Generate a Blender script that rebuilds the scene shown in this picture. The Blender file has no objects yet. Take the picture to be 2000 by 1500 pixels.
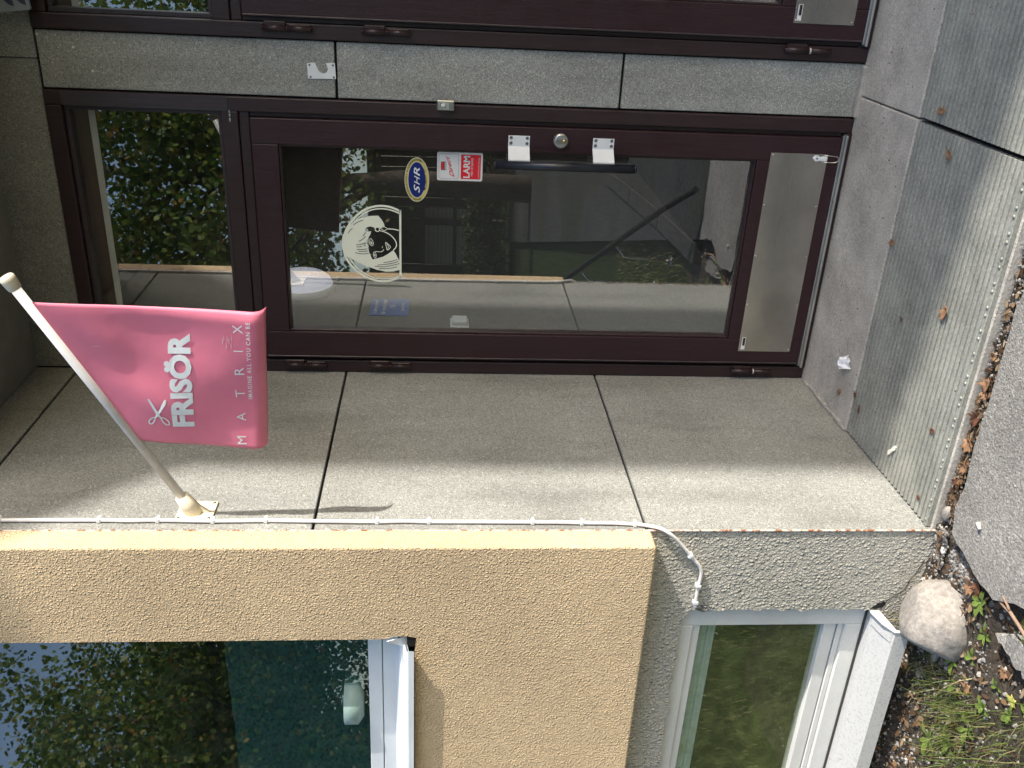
import bpy, bmesh, math, random
import numpy as np
from mathutils import Vector, Matrix, noise as mnoise
random.seed(7)
rng = np.random.RandomState(7)
scene = bpy.context.scene
COL = scene.collection

# ------------------------------------------------------------ camera
YAW, PITCH, ROLL, FPX = -0.4561, 0.0817, -0.0125, 1805.0
cy_, sy_ = math.cos(YAW), math.sin(YAW)
fw = Vector((sy_ * math.cos(PITCH), cy_ * math.cos(PITCH), -math.sin(PITCH)))
r0 = Vector((cy_, -sy_, 0)); d0 = fw.cross(r0)
rt = r0 * math.cos(ROLL) + d0 * math.sin(ROLL)
dn = -r0 * math.sin(ROLL) + d0 * math.cos(ROLL)
cam = bpy.data.cameras.new('camera')
cam_ob = bpy.data.objects.new('camera', cam); COL.objects.link(cam_ob)
# the photograph was taken with the phone turned on its side
m = Matrix((dn, rt, -fw)).transposed().to_4x4()
m.translation = (1.5252, -3.2024, 1.4339)
cam_ob.matrix_world = m
cam.sensor_width = 36; cam.lens = FPX / 2000 * 36
cam.clip_start = 0.05; cam.clip_end = 500
scene.camera = cam_ob

# ------------------------------------------------------------ light
SUN = Vector((1.0, -0.15, 0.47)).normalized()
world = bpy.data.worlds.new('World'); scene.world = world; world.use_nodes = True
wn = world.node_tree
sky = wn.nodes.new('ShaderNodeTexSky'); sky.sky_type = 'NISHITA'; sky.sun_disc = False
sky.sun_elevation = math.asin(SUN.z); sky.sun_rotation = math.atan2(SUN.x, SUN.y)
sky.dust_density = 2.0
bg = wn.nodes['Background']; bg.inputs['Strength'].default_value = 0.15
wn.links.new(sky.outputs[0], bg.inputs['Color'])
sl = bpy.data.lights.new('sun', 'SUN'); sl.energy = 2.95; sl.angle = math.radians(0.53); sl.color = (1, .95, .86)
so = bpy.data.objects.new('sun', sl); COL.objects.link(so); so.location = (6, -1, 8)
so.rotation_euler = SUN.to_track_quat('Z', 'Y').to_euler()
scene.view_settings.view_transform = 'Standard'
scene.view_settings.look = 'None'
scene.view_settings.gamma = 1
scene.view_settings.use_curve_mapping = False
scene.view_settings.exposure = 1.25
# ------------------------------------------------------------ materials
MATS = {}
class NT:
    def __init__(s, name):
        s.m = bpy.data.materials.new(name); s.m.use_nodes = True
        s.t = s.m.node_tree; s.n = s.t.nodes; s.p = s.n['Principled BSDF']; s.out = s.n['Material Output']
        s.tc = s.n.new('ShaderNodeTexCoord')
        s.co = s.tc.outputs['Object']
        MATS[name] = s.m
    def lk(s, a, b): s.t.links.new(a, b)
    def world(s):
        g = s.n.new('ShaderNodeNewGeometry'); s.co = g.outputs['Position']; return s
    def noise(s, scale, detail=3, rough=.55, co=None):
        x = s.n.new('ShaderNodeTexNoise'); x.inputs['Scale'].default_value = scale
        x.inputs['Detail'].default_value = detail; x.inputs['Roughness'].default_value = rough
        s.lk(co or s.co, x.inputs['Vector']); return x.outputs['Fac']
    def scaled(s, sx, sy, sz):
        x = s.n.new('ShaderNodeMapping'); x.inputs['Scale'].default_value = (sx, sy, sz)
        s.lk(s.co, x.inputs['Vector']); return x.outputs[0]
    def vor(s, scale, out='Color', feature='F1', co=None):
        x = s.n.new('ShaderNodeTexVoronoi'); x.feature = feature; x.inputs['Scale'].default_value = scale
        s.lk(co or s.co, x.inputs['Vector']); return x.outputs[out]
    def warp(s, scale, amt):
        x = s.n.new('ShaderNodeTexNoise'); x.inputs['Scale'].default_value = scale; s.lk(s.co, x.inputs['Vector'])
        a = s.n.new('ShaderNodeVectorMath'); a.operation = 'SCALE'; a.inputs['Scale'].default_value = amt * 2; s.lk(x.outputs['Color'], a.inputs[0])
        b = s.n.new('ShaderNodeVectorMath'); b.operation = 'ADD'; s.lk(s.co, b.inputs[0]); s.lk(a.outputs[0], b.inputs[1]); return b.outputs[0]
    def ramp(s, fac, stops, interp='LINEAR'):
        x = s.n.new('ShaderNodeValToRGB'); e = x.color_ramp; e.interpolation = interp
        while len(e.elements) < len(stops): e.elements.new(.5)
        for el, (p, c) in zip(e.elements, stops):
            el.position = p; el.color = (c, c, c, 1) if isinstance(c, (int, float)) else (*c, 1)
        s.lk(fac, x.inputs[0]); return x.outputs['Color']
    def mix(s, fac, a, b, mode='MIX'):
        x = s.n.new('ShaderNodeMix'); x.data_type = 'RGBA'; x.blend_type = mode
        for sock, v in ((x.inputs[0], fac), (x.inputs[6], a), (x.inputs[7], b)):
            if isinstance(v, (int, float)): sock.default_value = v
            elif isinstance(v, tuple): sock.default_value = (*v, 1)
            else: s.lk(v, sock)
        return x.outputs[2]
    def math(s, op, a, b=0.0):
        x = s.n.new('ShaderNodeMath'); x.operation = op
        for sock, v in ((x.inputs[0], a), (x.inputs[1], b)):
            if isinstance(v, (int, float)): sock.default_value = v
            else: s.lk(v, sock)
        return x.outputs[0]
    def bump(s, h, dist, strength=1.0):
        x = s.n.new('ShaderNodeBump'); x.inputs['Distance'].default_value = dist
        x.inputs['Strength'].default_value = strength; s.lk(h, x.inputs['Height'])
        s.lk(x.outputs[0], s.p.inputs['Normal']); return x
    def set(s, col=None, rough=.6, metal=0., spec=.5):
        if col is not None:
            if isinstance(col, tuple): s.p.inputs['Base Color'].default_value = (*col, 1)
            else: s.lk(col, s.p.inputs['Base Color'])
        if isinstance(rough, (int, float)): s.p.inputs['Roughness'].default_value = rough
        else: s.lk(rough, s.p.inputs['Roughness'])
        s.p.inputs['Metallic'].default_value = metal
        s.p.inputs['Specular IOR Level'].default_value = spec
        return s.m

def m_plain(name, col, rough=.5, metal=0., var=.12, vs=9., bump=0., bs=200., spec=.5, fine=0.):
    t = NT(name)
    f = t.ramp(t.noise(vs, 4), [(.3, 1 - var), (.7, 1 + var)])
    c = t.mix(1.0, col, f, 'MULTIPLY')
    if fine: c = t.mix(1.0, c, t.ramp(t.noise(bs, 2), [(.3, 1 - fine), (.7, 1 + fine)]), 'MULTIPLY')
    r = t.ramp(t.noise(vs * 2.3, 3), [(.3, max(.03, rough - .07)), (.7, min(1, rough + .07))])
    if bump: t.bump(t.noise(bs, 3), bump)
    return t.set(c, r, metal, spec)

def m_terrazzo(name, tint):
    t = NT(name).world()
    a = t.ramp(t.vor(250), [(.05, .175), (.35, .245), (.62, .29), (.85, .34), (.97, .48)])
    b = t.ramp(t.noise(330, 2, .7), [(.36, .68), (.52, .98), (.68, 1.38)])
    c = t.mix(1.0, a, b, 'MULTIPLY')
    c = t.mix(1.0, c, t.ramp(t.noise(2.2, 5, .6), [(.3, .86), (.7, 1.12)]), 'MULTIPLY')
    st = t.noise(5, 4, .6, t.scaled(1, 1, .25))
    c = t.mix(1.0, c, t.ramp(st, [(.34, .80), (.5, 1.0), (.72, 1.06)]), 'MULTIPLY')
    oi = t.n.new('ShaderNodeObjectInfo')
    c = t.mix(1.0, c, t.ramp(oi.outputs['Random'], [(0., .93), (1., 1.06)]), 'MULTIPLY')
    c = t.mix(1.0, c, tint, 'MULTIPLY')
    t.bump(t.noise(260, 2), .0012, .8)
    return t.set(c, .82, 0, .3)

def m_stucco(name, col, scale, dist, dark=.8, stain=.1):
    t = NT(name).world()
    n = t.noise(scale, 2, .5)
    def grains(sc, amt):                     # separate thrown grains of uneven height
        w_ = t.warp(sc * .8, .35 / sc)
        g = t.math('MAXIMUM', t.math('SUBTRACT', .62, t.vor(sc, 'Distance', 'F1', w_)), 0.0)
        r_ = t.n.new('ShaderNodeSeparateColor'); t.lk(t.vor(sc, 'Color', 'F1', w_), r_.inputs[0])
        return t.math('MULTIPLY', t.math('MULTIPLY', g, r_.outputs[0]), amt)
    h = t.math('MAXIMUM', grains(scale, 1.7), grains(scale * 1.75, 1.15))
    hf = t.math('ADD', t.math('ADD', h, t.math('MULTIPLY', n, .35)), t.math('MULTIPLY', t.noise(scale * 3, 3), .25))
    c = t.mix(1.0, col, t.ramp(h, [(.0, dark), (.25, 1.0), (.7, 1.1)]), 'MULTIPLY')
    c = t.mix(1.0, c, t.ramp(t.noise(1.7, 5, .6), [(.3, 1 - stain), (.7, 1 + stain)]), 'MULTIPLY')
    c = t.mix(1.0, c, t.ramp(t.noise(28, 4, .6), [(.3, .95), (.7, 1.05)]), 'MULTIPLY')
    t.bump(hf, dist)
    return t.set(c, .9, 0, .2)

def m_glass(name, tint, base, ior, dust=0., film=(.45, .45, .42)):
    t = NT(name)
    t.n.remove(t.p)
    tr = t.n.new('ShaderNodeBsdfTransparent'); tr.inputs[0].default_value = (*tint, 1)
    gl = t.n.new('ShaderNodeBsdfGlossy'); gl.inputs['Roughness'].default_value = .0
    bp = t.n.new('ShaderNodeBump'); bp.inputs['Distance'].default_value = .0006; bp.inputs['Strength'].default_value = .25
    t.lk(t.noise(2.2, 2), bp.inputs['Height']); t.lk(bp.outputs[0], gl.inputs['Normal'])
    fr = t.n.new('ShaderNodeFresnel'); fr.inputs[0].default_value = ior
    gg = t.n.new('ShaderNodeNewGeometry')
    f = t.math('MULTIPLY', t.math('ADD', fr.outputs[0], base), t.math('SUBTRACT', 1.0, gg.outputs['Backfacing']))
    # thin film on the pane: dust, and any reflection colour put into it
    di = t.n.new('ShaderNodeBsdfDiffuse'); di.inputs[0].default_value = (*film, 1)
    m1 = t.n.new('ShaderNodeMixShader'); t.lk(f, m1.inputs[0]); t.lk(tr.outputs[0], m1.inputs[1]); t.lk(gl.outputs[0], m1.inputs[2])
    d = t.ramp(t.noise(14, 6, .7), [(.42, .004 + dust), (.75, max(.010, .03 + dust * 9) if dust < 0 else .03 + dust * 2.4)])
    m2 = t.n.new('ShaderNodeMixShader'); t.lk(d, m2.inputs[0]); t.lk(m1.outputs[0], m2.inputs[1]); t.lk(di.outputs[0], m2.inputs[2])
    t.lk(m2.outputs[0], t.out.inputs[0]); return t.m

def m_leaf(name, stops, trans=.35):
    t = NT(name)
    g = t.n.new('ShaderNodeNewGeometry')
    c = t.ramp(g.outputs['Random Per Island'], stops)
    t.set(c, .5, 0, .4)
    tr = t.n.new('ShaderNodeBsdfTranslucent'); t.lk(c, tr.inputs[0])
    mx = t.n.new('ShaderNodeMixShader'); mx.inputs[0].default_value = trans
    t.lk(t.p.outputs[0], mx.inputs[1]); t.lk(tr.outputs[0], mx.inputs[2]); t.lk(mx.outputs[0], t.out.inputs[0])
    return t.m

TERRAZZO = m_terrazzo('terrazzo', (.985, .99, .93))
TERRAZZO_LIT = m_terrazzo('terrazzo_lit_tint', (1.22, 1.215, 1.13))  # same terrazzo, tint raised to stand in for light missing in the recess
BEIGE = m_stucco('beige_render', (.68, .515, .325), 135, .0054, .87)
PLINTH = m_stucco('grey_render', (.50, .48, .42), 84, .0098, .85, .1)
CONCRETE = NT('concrete').world()
_c = CONCRETE
CONCRETE = _c.set(_c.mix(1.0, _c.mix(_c.ramp(_c.noise(5, 6, .65), [(.38, 0.), (.66, 1.)]), (.37, .345, .31), (.54, .51, .46)),
                  _c.ramp(_c.noise(160, 3, .7), [(.3, .7), (.7, 1.3)]), 'MULTIPLY'), .85, 0, .3)
_c.bump(_c.noise(150, 4), .002)
t = NT('asphalt').world()
c = t.ramp(t.vor(170), [(.1, .205), (.5, .285), (.8, .36), (.97, .48)])
c = t.mix(1.0, c, t.ramp(t.noise(3, 5, .6), [(.3, .72), (.7, 1.18)]), 'MULTIPLY')
c = t.mix(1.0, c, (1.0, .955, .88), 'MULTIPLY')
t.bump(t.math('ADD', t.vor(150, 'Distance'), t.noise(400, 2)), .0017)
ASPHALT = t.set(c, .9, 0, .25)
t = NT('asphalt_path_dark').world()
c = t.ramp(t.vor(90), [(.1, .035), (.6, .065), (.97, .11)])
c = t.mix(1.0, c, t.ramp(t.noise(1.1, 6, .7), [(.35, .6), (.65, 1.3)]), 'MULTIPLY')
c = t.mix(t.ramp(t.noise(.55, 5, .65), [(.45, 0.), (.62, .8)]), c, (.02, .030, .010))
ASPHALT_DARK = t.set(c, .9, 0, .2)
t = NT('soil').world()
c = t.ramp(t.noise(38, 6, .7), [(.3, (.04, .031, .024)), (.55, (.10, .082, .064)), (.75, (.19, .165, .135))])
t.bump(t.noise(90, 5, .7), .02)
SOIL = t.set(c, .95, 0, .2)
t = NT('lawn').world()
c = t.ramp(t.noise(30, 6, .7), [(.3, (.015, .03, .007)), (.55, (.035, .055, .014)), (.75, (.075, .085, .035))])
t.bump(t.noise(60, 5, .7), .03)
LAWN = t.set(c, .9, 0, .2)
t = NT('zinc_mat').world()
c = t.mix(t.ramp(t.noise(7, 6, .65), [(.35, 0.), (.65, 1.)]), (.275, .28, .25), (.40, .40, .355))
c = t.mix(1.0, c, t.ramp(t.noise(240, 2, .7, t.scaled(.5, 1, 1)), [(.35, .8), (.65, 1.18)]), 'MULTIPLY')
c = t.mix(t.ramp(t.noise(22, 5, .7), [(.62, 0.), (.75, .5)]), c, (.36, .34, .29))
t.bump(t.noise(190, 2), .0012)
ZINC = t.set(c, .62, .25, .4)
t = NT('zinc_mat_groove').world()
c = t.ramp(t.noise(60, 4), [(.3, .05), (.7, .12)])
ZINC_DARK = t.set(c, .8, 0, .3)
def m_paint(name, col):
    t = NT(name).world()
    g = t.noise(14, 5, .6, t.scaled(7, 7, .35))
    c = t.mix(1.0, col, t.ramp(g, [(.3, .8), (.7, 1.25)]), 'MULTIPLY')
    c = t.mix(t.ramp(t.noise(120, 5, .75), [(.70, 0.), (.76, .35)]), c, (.16, .13, .12))
    t.bump(t.math('ADD', t.noise(70, 3, .6, t.scaled(6, 6, .3)), t.math('MULTIPLY', t.noise(420, 2), .3)), .0007)
    return t.set(c, t.ramp(t.noise(18, 4), [(.3, .30), (.7, .48)]), 0, .45)
MAROON = m_paint('maroon_paint', (.027, .0095, .0135))
MAROON_D = m_paint('maroon_frame_paint', (.027, .0135, .0155))
MAROON_W = m_paint('maroon_weathered', (.040, .030, .036))
BLACK = m_plain('black_gap', (.006, .006, .006), .9)
GLASS = m_glass('door_glass', (.97, .98, .97), .24, 1.5, -.002)
GLASS_T = m_glass('window_glass', (.66, .82, .80), .17, 1.5)
GLASS_B = m_glass('basement_glass', (.93, .96, .93), .13, 1.5, .085, (.34, .39, .16))  # film holds dust plus an olive standing in for mirrored grass
WHITE_AL = m_plain('white_aluminium', (.66, .70, .74), .42, 0, .06, 6, .0003, 300)
WHITE_FR = m_plain('white_frame', (.68, .675, .645), .45, 0, .08, 5, .0003, 200, .5, .05)
t = NT('dirty_white_sill').world()
c = t.mix(t.ramp(t.noise(110, 5, .75), [(.52, 0.), (.70, .85)]), (.55, .55, .54), (.25, .24, .215))
SILL = t.set(c, .45, 0, .4)
t = NT('brushed_steel').world()
g = t.noise(60, 3, .6, t.scaled(.4, 1, 30))
t.bump(g, .0004, .5)
c = t.mix(1.0, (.56, .54, .51), t.ramp(t.noise(4, 5, .6), [(.3, .8), (.7, 1.1)]), 'MULTIPLY')
STEEL = t.set(c, t.ramp(t.noise(9, 4), [(.3, .12), (.7, .19)]), 1.0)
ALU = m_plain('aluminium', (.50, .50, .48), .4, .85, .15, 12, .0004, 150)
CHROME = m_plain('steel_fitting', (.55, .53, .5), .28, 1., .08)
BRASS = m_plain('brass', (.6, .42, .16), .3, 1.)
SCREW = m_plain('screw_steel', (.22, .22, .22), .4, .9)
WHITE_MET = m_plain('white_metal', (.74, .76, .78), .4, 0, .05, 20)
BLACK_TUBE = m_plain('black_tube', (.014, .017, .026), .36, 0, .3, 14, .0003, 90)
POLE = m_plain('white_pole', (.60, .60, .60), .38, 0, .1, 12)
IVORY = m_plain('ivory_plastic', (.66, .60, .46), .5, 0, .1, 18)
CABLE = m_plain('white_cable', (.74, .71, .70), .5, 0, .07, 20)
RUST = NT('rusty_bead').world()
_c = RUST
RUST = _c.set(_c.mix(_c.ramp(_c.noise(45, 5, .7), [(.47, 0.), (.58, 1.)]), (.62, .55, .48), (.26, .095, .035)), .75, 0, .3)
t = NT('flag_vinyl').world()
c = t.mix(1.0, (.80, .225, .325), t.ramp(t.noise(4, 5, .6), [(.3, .88), (.7, 1.08)]), 'MULTIPLY')
c = t.mix(t.ramp(t.noise(70, 6, .75), [(.71, 0.), (.77, .4)]), c, (.7, .45, .5))
t.set(c, .42, 0, .35)
t.bump(t.noise(7, 3, .5), .005, .5)
tr = t.n.new('ShaderNodeBsdfTranslucent'); t.lk(c, tr.inputs[0])
mx = t.n.new('ShaderNodeMixShader'); mx.inputs[0].default_value = .06
t.lk(t.p.outputs[0], mx.inputs[1]); t.lk(tr.outputs[0], mx.inputs[2]); t.lk(mx.outputs[0], t.out.inputs[0])
FLAG = t.m
PRINT_W = m_plain('white_print', (.76, .80, .81), .5, 0, .06, 60)
FILM = m_plain('cream_film', (.84, .86, .72), .5, 0, .03)
FILM_D = m_plain('dark_film', (.012, .013, .012), .5)
BLUE = m_plain('blue_print', (.006, .018, .16), .35, 0, .03)
YELLOW = m_plain('yellow_print', (.62, .52, .14), .4, 0, .05)
RED = m_plain('red_print', (.72, .02, .035), .4, 0, .04)
STICKER = m_plain('white_sticker', (.72, .72, .73), .4, 0, .03)
SIGNBLUE = m_plain('blue_sign', (.02, .13, .50), .4, 0, .05)
SIGNGREY = m_plain('pale_sign', (.24, .28, .32), .5, 0, .08, 20)
SIGNMARK = m_plain('dark_blue_mark', (.035, .05, .085), .5, 0, .15, 40)
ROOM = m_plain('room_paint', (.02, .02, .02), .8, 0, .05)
INNER = m_plain('inner_wall_daylit', (.10, .105, .10), .7, 0, .04)  # lighter than the rest of the room, standing in for daylight near the door
LAMPW = m_plain('lamp_opal', (.80, .80, .90), .3, 0, .02)
BROWNWOOD = m_plain('brown_wood', (.05, .024, .008), .6, 0, .3, 20)
BLIND = m_plain('blind_slat', (.70, .82, .86), .4, 0, .05)
CURTAIN = NT('net_curtain')
_c = CURTAIN
_c.lk(_c.ramp(_c.vor(60, 'Distance', 'F1', _c.scaled(1, 1, 1.4)), [(.2, (.02, .06, .07)), (.6, (.085, .15, .15))]), _c.p.inputs['Base Color'])
CURTAIN = _c.m
POT = m_plain('pale_pot', (.22, .31, .28), .5)
STONE = NT('boulder_stone').world()
_c = STONE
STONE = _c.set(_c.mix(1.0, _c.ramp(_c.noise(70, 6, .75), [(.32, (.21, .19, .17)), (.52, (.32, .295, .268)), (.7, (.42, .395, .365))]),
               _c.ramp(_c.noise(9, 4), [(.3, .85), (.7, 1.12)]), 'MULTIPLY'), .85, 0, .3)
_c.bump(_c.noise(110, 5, .7), .0025)
PEBBLE = m_leaf('pebbles', [(0, (.09, .085, .08)), (.5, (.24, .23, .22)), (.85, (.30, .28, .25)), (1, (.46, .44, .41))], 0.)
LITTER = m_leaf('leaf_litter', [(0, (.05, .03, .018)), (.4, (.12, .07, .04)), (.7, (.22, .13, .065)), (1, (.32, .25, .16))], .1)
DRYLEAF = m_plain('dry_leaf', (.29, .16, .085), .7, 0, .35, 60, .001, 200)
DRYLEAF_D = m_plain('dark_dry_leaf', (.13, .05, .025), .7, 0, .35, 60, .001, 200)
PAPER = m_plain('paper', (.74, .75, .80), .8, 0, .04)
CHALK = m_plain('plaster_flake', (.68, .66, .6), .8, 0, .1, 60)
TWIG = m_plain('twig_bark', (.30, .20, .14), .85, 0, .25, 60, .001, 200)
GRASS = m_leaf('grass_blade', [(0, (.06, .11, .02)), (.45, (.12, .17, .035)), (.7, (.24, .24, .08)), (1, (.40, .33, .18))], .3)
WEED = m_leaf('weed_leaf', [(0, (.12, .20, .035)), (.6, (.20, .29, .06)), (1, (.32, .36, .11))], .3)
MAPLE = m_leaf('maple_leaf', [(0, (.04, .085, .015)), (.55, (.085, .145, .022)), (.9, (.18, .21, .04)), (1, (.27, .15, .04))], .35)
HEDGE = m_leaf('hedge_leaf', [(0, (.03, .05, .012)), (.7, (.07, .085, .02)), (1, (.13, .12, .04))], .3)
BARK = m_plain('bark', (.045, .036, .03), .95, 0, .35, 12, .01, 40)
DARKWOOD = m_plain('dark_stained_wood', (.035, .036, .038), .8, 0, .25, 8)
PALEWOOD = m_plain('pale_boards', (.36, .37, .36), .7, 0, .12, 8)
LAMPW.node_tree.nodes['Principled BSDF'].inputs['Emission Color'].default_value = (.8, .82, 1, 1)
LAMPW.node_tree.nodes['Principled BSDF'].inputs['Emission Strength'].default_value = .16
FLAG_BACK_SHADE = m_plain('flag_back_shade', (.035, .014, .02), .6, 0, .1, 10)  # shade on the flag's rear put in as a dark maroon
ROOFM = m_plain('roof_felt', (.06, .055, .055), .9)
WINGM = m_stucco('wing_render', (.55, .40, .22), 60, .008)
SOFFIT = m_plain('soffit_board', (.22, .2, .18), .8)
# ------------------------------------------------------------ mesh helpers
class B:
    """collects shapes in world coordinates; link() makes them ONE mesh object"""
    def __init__(s): s.bm = bmesh.new()
    def _merge(s, b2, smooth=False):
        vm = {}
        for v in b2.verts: vm[v] = s.bm.verts.new(v.co)
        for f in b2.faces:
            try:
                nf = s.bm.faces.new([vm[v] for v in f.verts]); nf.smooth = smooth
            except ValueError: pass
        b2.free()
    def box(s, x0, x1, y0, y1, z0, z1, bev=0., seg=1, mtx=None, smooth=False):
        b = bmesh.new()
        bmesh.ops.create_cube(b, size=1)
        for v in b.verts:
            v.co = Vector(((x0 + x1) / 2 + v.co.x * (x1 - x0), (y0 + y1) / 2 + v.co.y * (y1 - y0), (z0 + z1) / 2 + v.co.z * (z1 - z0)))
        if bev: bmesh.ops.bevel(b, geom=list(b.edges), offset=bev, segments=seg, profile=.5, affect='EDGES')
        if mtx is not None: bmesh.ops.transform(b, matrix=mtx, verts=b.verts)
        s._merge(b, smooth); return s
    def cyl(s, p0, p1, r0, r1=None, n=20, caps=True, smooth=True):
        return s.tube([p0, p1], [r0, r0 if r1 is None else r1], n, caps, smooth)
    def tube(s, pts, r, n=12, caps=True, smooth=True, sx=1.):
        pts = [Vector(p) for p in pts]
        if isinstance(r, (int, float)): r = [r] * len(pts)
        rings = []; up = None
        for i, p in enumerate(pts):
            a = pts[max(0, i - 1)]; c = pts[min(len(pts) - 1, i + 1)]
            d = (c - a).normalized()
            if up is None:
                up = Vector((0, 0, 1)) if abs(d.z) < .9 else Vector((0, 1, 0))
            e1 = (up - d * up.dot(d)).normalized(); e2 = d.cross(e1); up = e1
            rings.append([s.bm.verts.new(p + (e1 * math.cos(k * 2 * math.pi / n) + e2 * sx * math.sin(k * 2 * math.pi / n)) * r[i]) for k in range(n)])
        for a, c in zip(rings, rings[1:]):
            for k in range(n):
                f = s.bm.faces.new([a[k], a[(k + 1) % n], c[(k + 1) % n], c[k]]); f.smooth = smooth
        if caps:
            s.bm.faces.new(rings[0][::-1]); s.bm.faces.new(rings[-1])
        return s
    def lathe(s, prof, c, axis, n=24, smooth=True):
        """profile (r, h) turned about axis through c"""
        axis = Vector(axis).normalized()
        e1 = axis.orthogonal().normalized(); e2 = axis.cross(e1); c = Vector(c)
        rings = [[s.bm.verts.new(c + axis * h + (e1 * math.cos(k * 2 * math.pi / n) + e2 * math.sin(k * 2 * math.pi / n)) * max(r, 1e-4)) for k in range(n)] for r, h in prof]
        for a, b_ in zip(rings, rings[1:]):
            for k in range(n):
                f = s.bm.faces.new([a[k], a[(k + 1) % n], b_[(k + 1) % n], b_[k]]); f.smooth = smooth
        s.bm.faces.new(rings[0][::-1]); s.bm.faces.new(rings[-1]); return s
    def prism(s, loops, mp, d0, d1):
        """2D outline with holes (loops[0] outer) extruded from d0 to d1 through mp(u, v, d)"""
        b = bmesh.new(); edges = []; rings = []
        for lp in loops:
            vs = [b.verts.new((u, v, 0)) for u, v in lp]; rings.append(vs)
            for i in range(len(vs)): edges.append(b.edges.new((vs[i], vs[(i + 1) % len(vs)])))
        res = bmesh.ops.triangle_fill(b, use_beauty=True, edges=edges)
        b.verts.index_update()
        idx = {v: i for i, v in enumerate(b.verts)}
        co = [(v.co.x, v.co.y) for v in b.verts]
        f0 = [s.bm.verts.new(mp(u, v, d0)) for u, v in co]
        f1 = [s.bm.verts.new(mp(u, v, d1)) for u, v in co] if d1 is not None else None
        for f in b.faces:
            ii = [idx[v] for v in f.verts]
            s.bm.faces.new([f0[i] for i in ii])
            if f1: s.bm.faces.new([f1[i] for i in ii][::-1])
        if f1:
            for vs in rings:
                for i in range(len(vs)):
                    a, c = idx[vs[i]], idx[vs[(i + 1) % len(vs)]]
                    s.bm.faces.new([f0[a], f0[c], f1[c], f1[a]])
        b.free(); return s
    def poly(s, pts, smooth=False):
        f = s.bm.faces.new([s.bm.verts.new(p) for p in pts]); f.smooth = smooth; return s
    def link(s, name, mat, parent=None, loc=None, label=None, cat=None, group=None, kind=None, normals=True):
        if normals: bmesh.ops.recalc_face_normals(s.bm, faces=s.bm.faces)
        base = Vector(loc) if loc is not None else (root_loc(parent) if parent else Vector((0, 0, 0)))
        for v in s.bm.verts: v.co -= base
        me = bpy.data.meshes.new(name); s.bm.to_mesh(me); s.bm.free()
        me.materials.append(mat)
        o = bpy.data.objects.new(name, me); COL.objects.link(o)
        if parent: o.parent = parent
        else: o.location = base
        tag(o, label, cat, group, kind); return o

def root_loc(o):
    v = Vector((0, 0, 0))
    while o: v += Vector(o.location); o = o.parent
    return v
def tag(o, label=None, cat=None, group=None, kind=None):
    for k, v in (('label', label), ('category', cat), ('group', group), ('kind', kind)):
        if v: o[k] = v
    return o
def thing(name, label, cat, loc=(0, 0, 0), group=None):
    o = bpy.data.objects.new(name, None); COL.objects.link(o); o.location = loc
    o.empty_display_size = .1
    return tag(o, label, cat, group)
def pydata(name, verts, faces, mat, parent=None, loc=(0, 0, 0), smooth=False, **kw):
    me = bpy.data.meshes.new(name); me.from_pydata(verts, [], faces); me.materials.append(mat)
    if smooth: me.polygons.foreach_set('use_smooth', [True] * len(me.polygons))
    o = bpy.data.objects.new(name, me); COL.objects.link(o); o.location = (0, 0, 0) if parent else loc
    if parent: o.parent = parent
    return tag(o, **kw)
def copy_tree(o, dx, skip=(), parent=None):
    c = o.copy(); COL.objects.link(c); c.parent = parent
    if parent is None: c.location = Vector(o.location) + Vector(dx)
    for ch in list(o.children):
        if ch.name.split('.')[0] not in skip: copy_tree(ch, dx, skip, c)
    return c
def text_tris(s, bold=0., shear=0., spacing=1., res=3):
    cu = bpy.data.curves.new('lettering', 'FONT'); cu.body = s; cu.size = 1
    cu.offset = bold; cu.shear = shear; cu.space_character = spacing; cu.resolution_u = res
    o = bpy.data.objects.new('lettering_source', cu); COL.objects.link(o)
    dg = bpy.context.evaluated_depsgraph_get()
    me = o.evaluated_get(dg).to_mesh()
    me.calc_loop_triangles()
    v = np.array([x.co[:2] for x in me.vertices]); f = [tuple(p.vertices) for p in me.polygons]
    o.evaluated_get(dg).to_mesh_clear(); bpy.data.objects.remove(o); bpy.data.curves.remove(cu)
    return v, f
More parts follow.
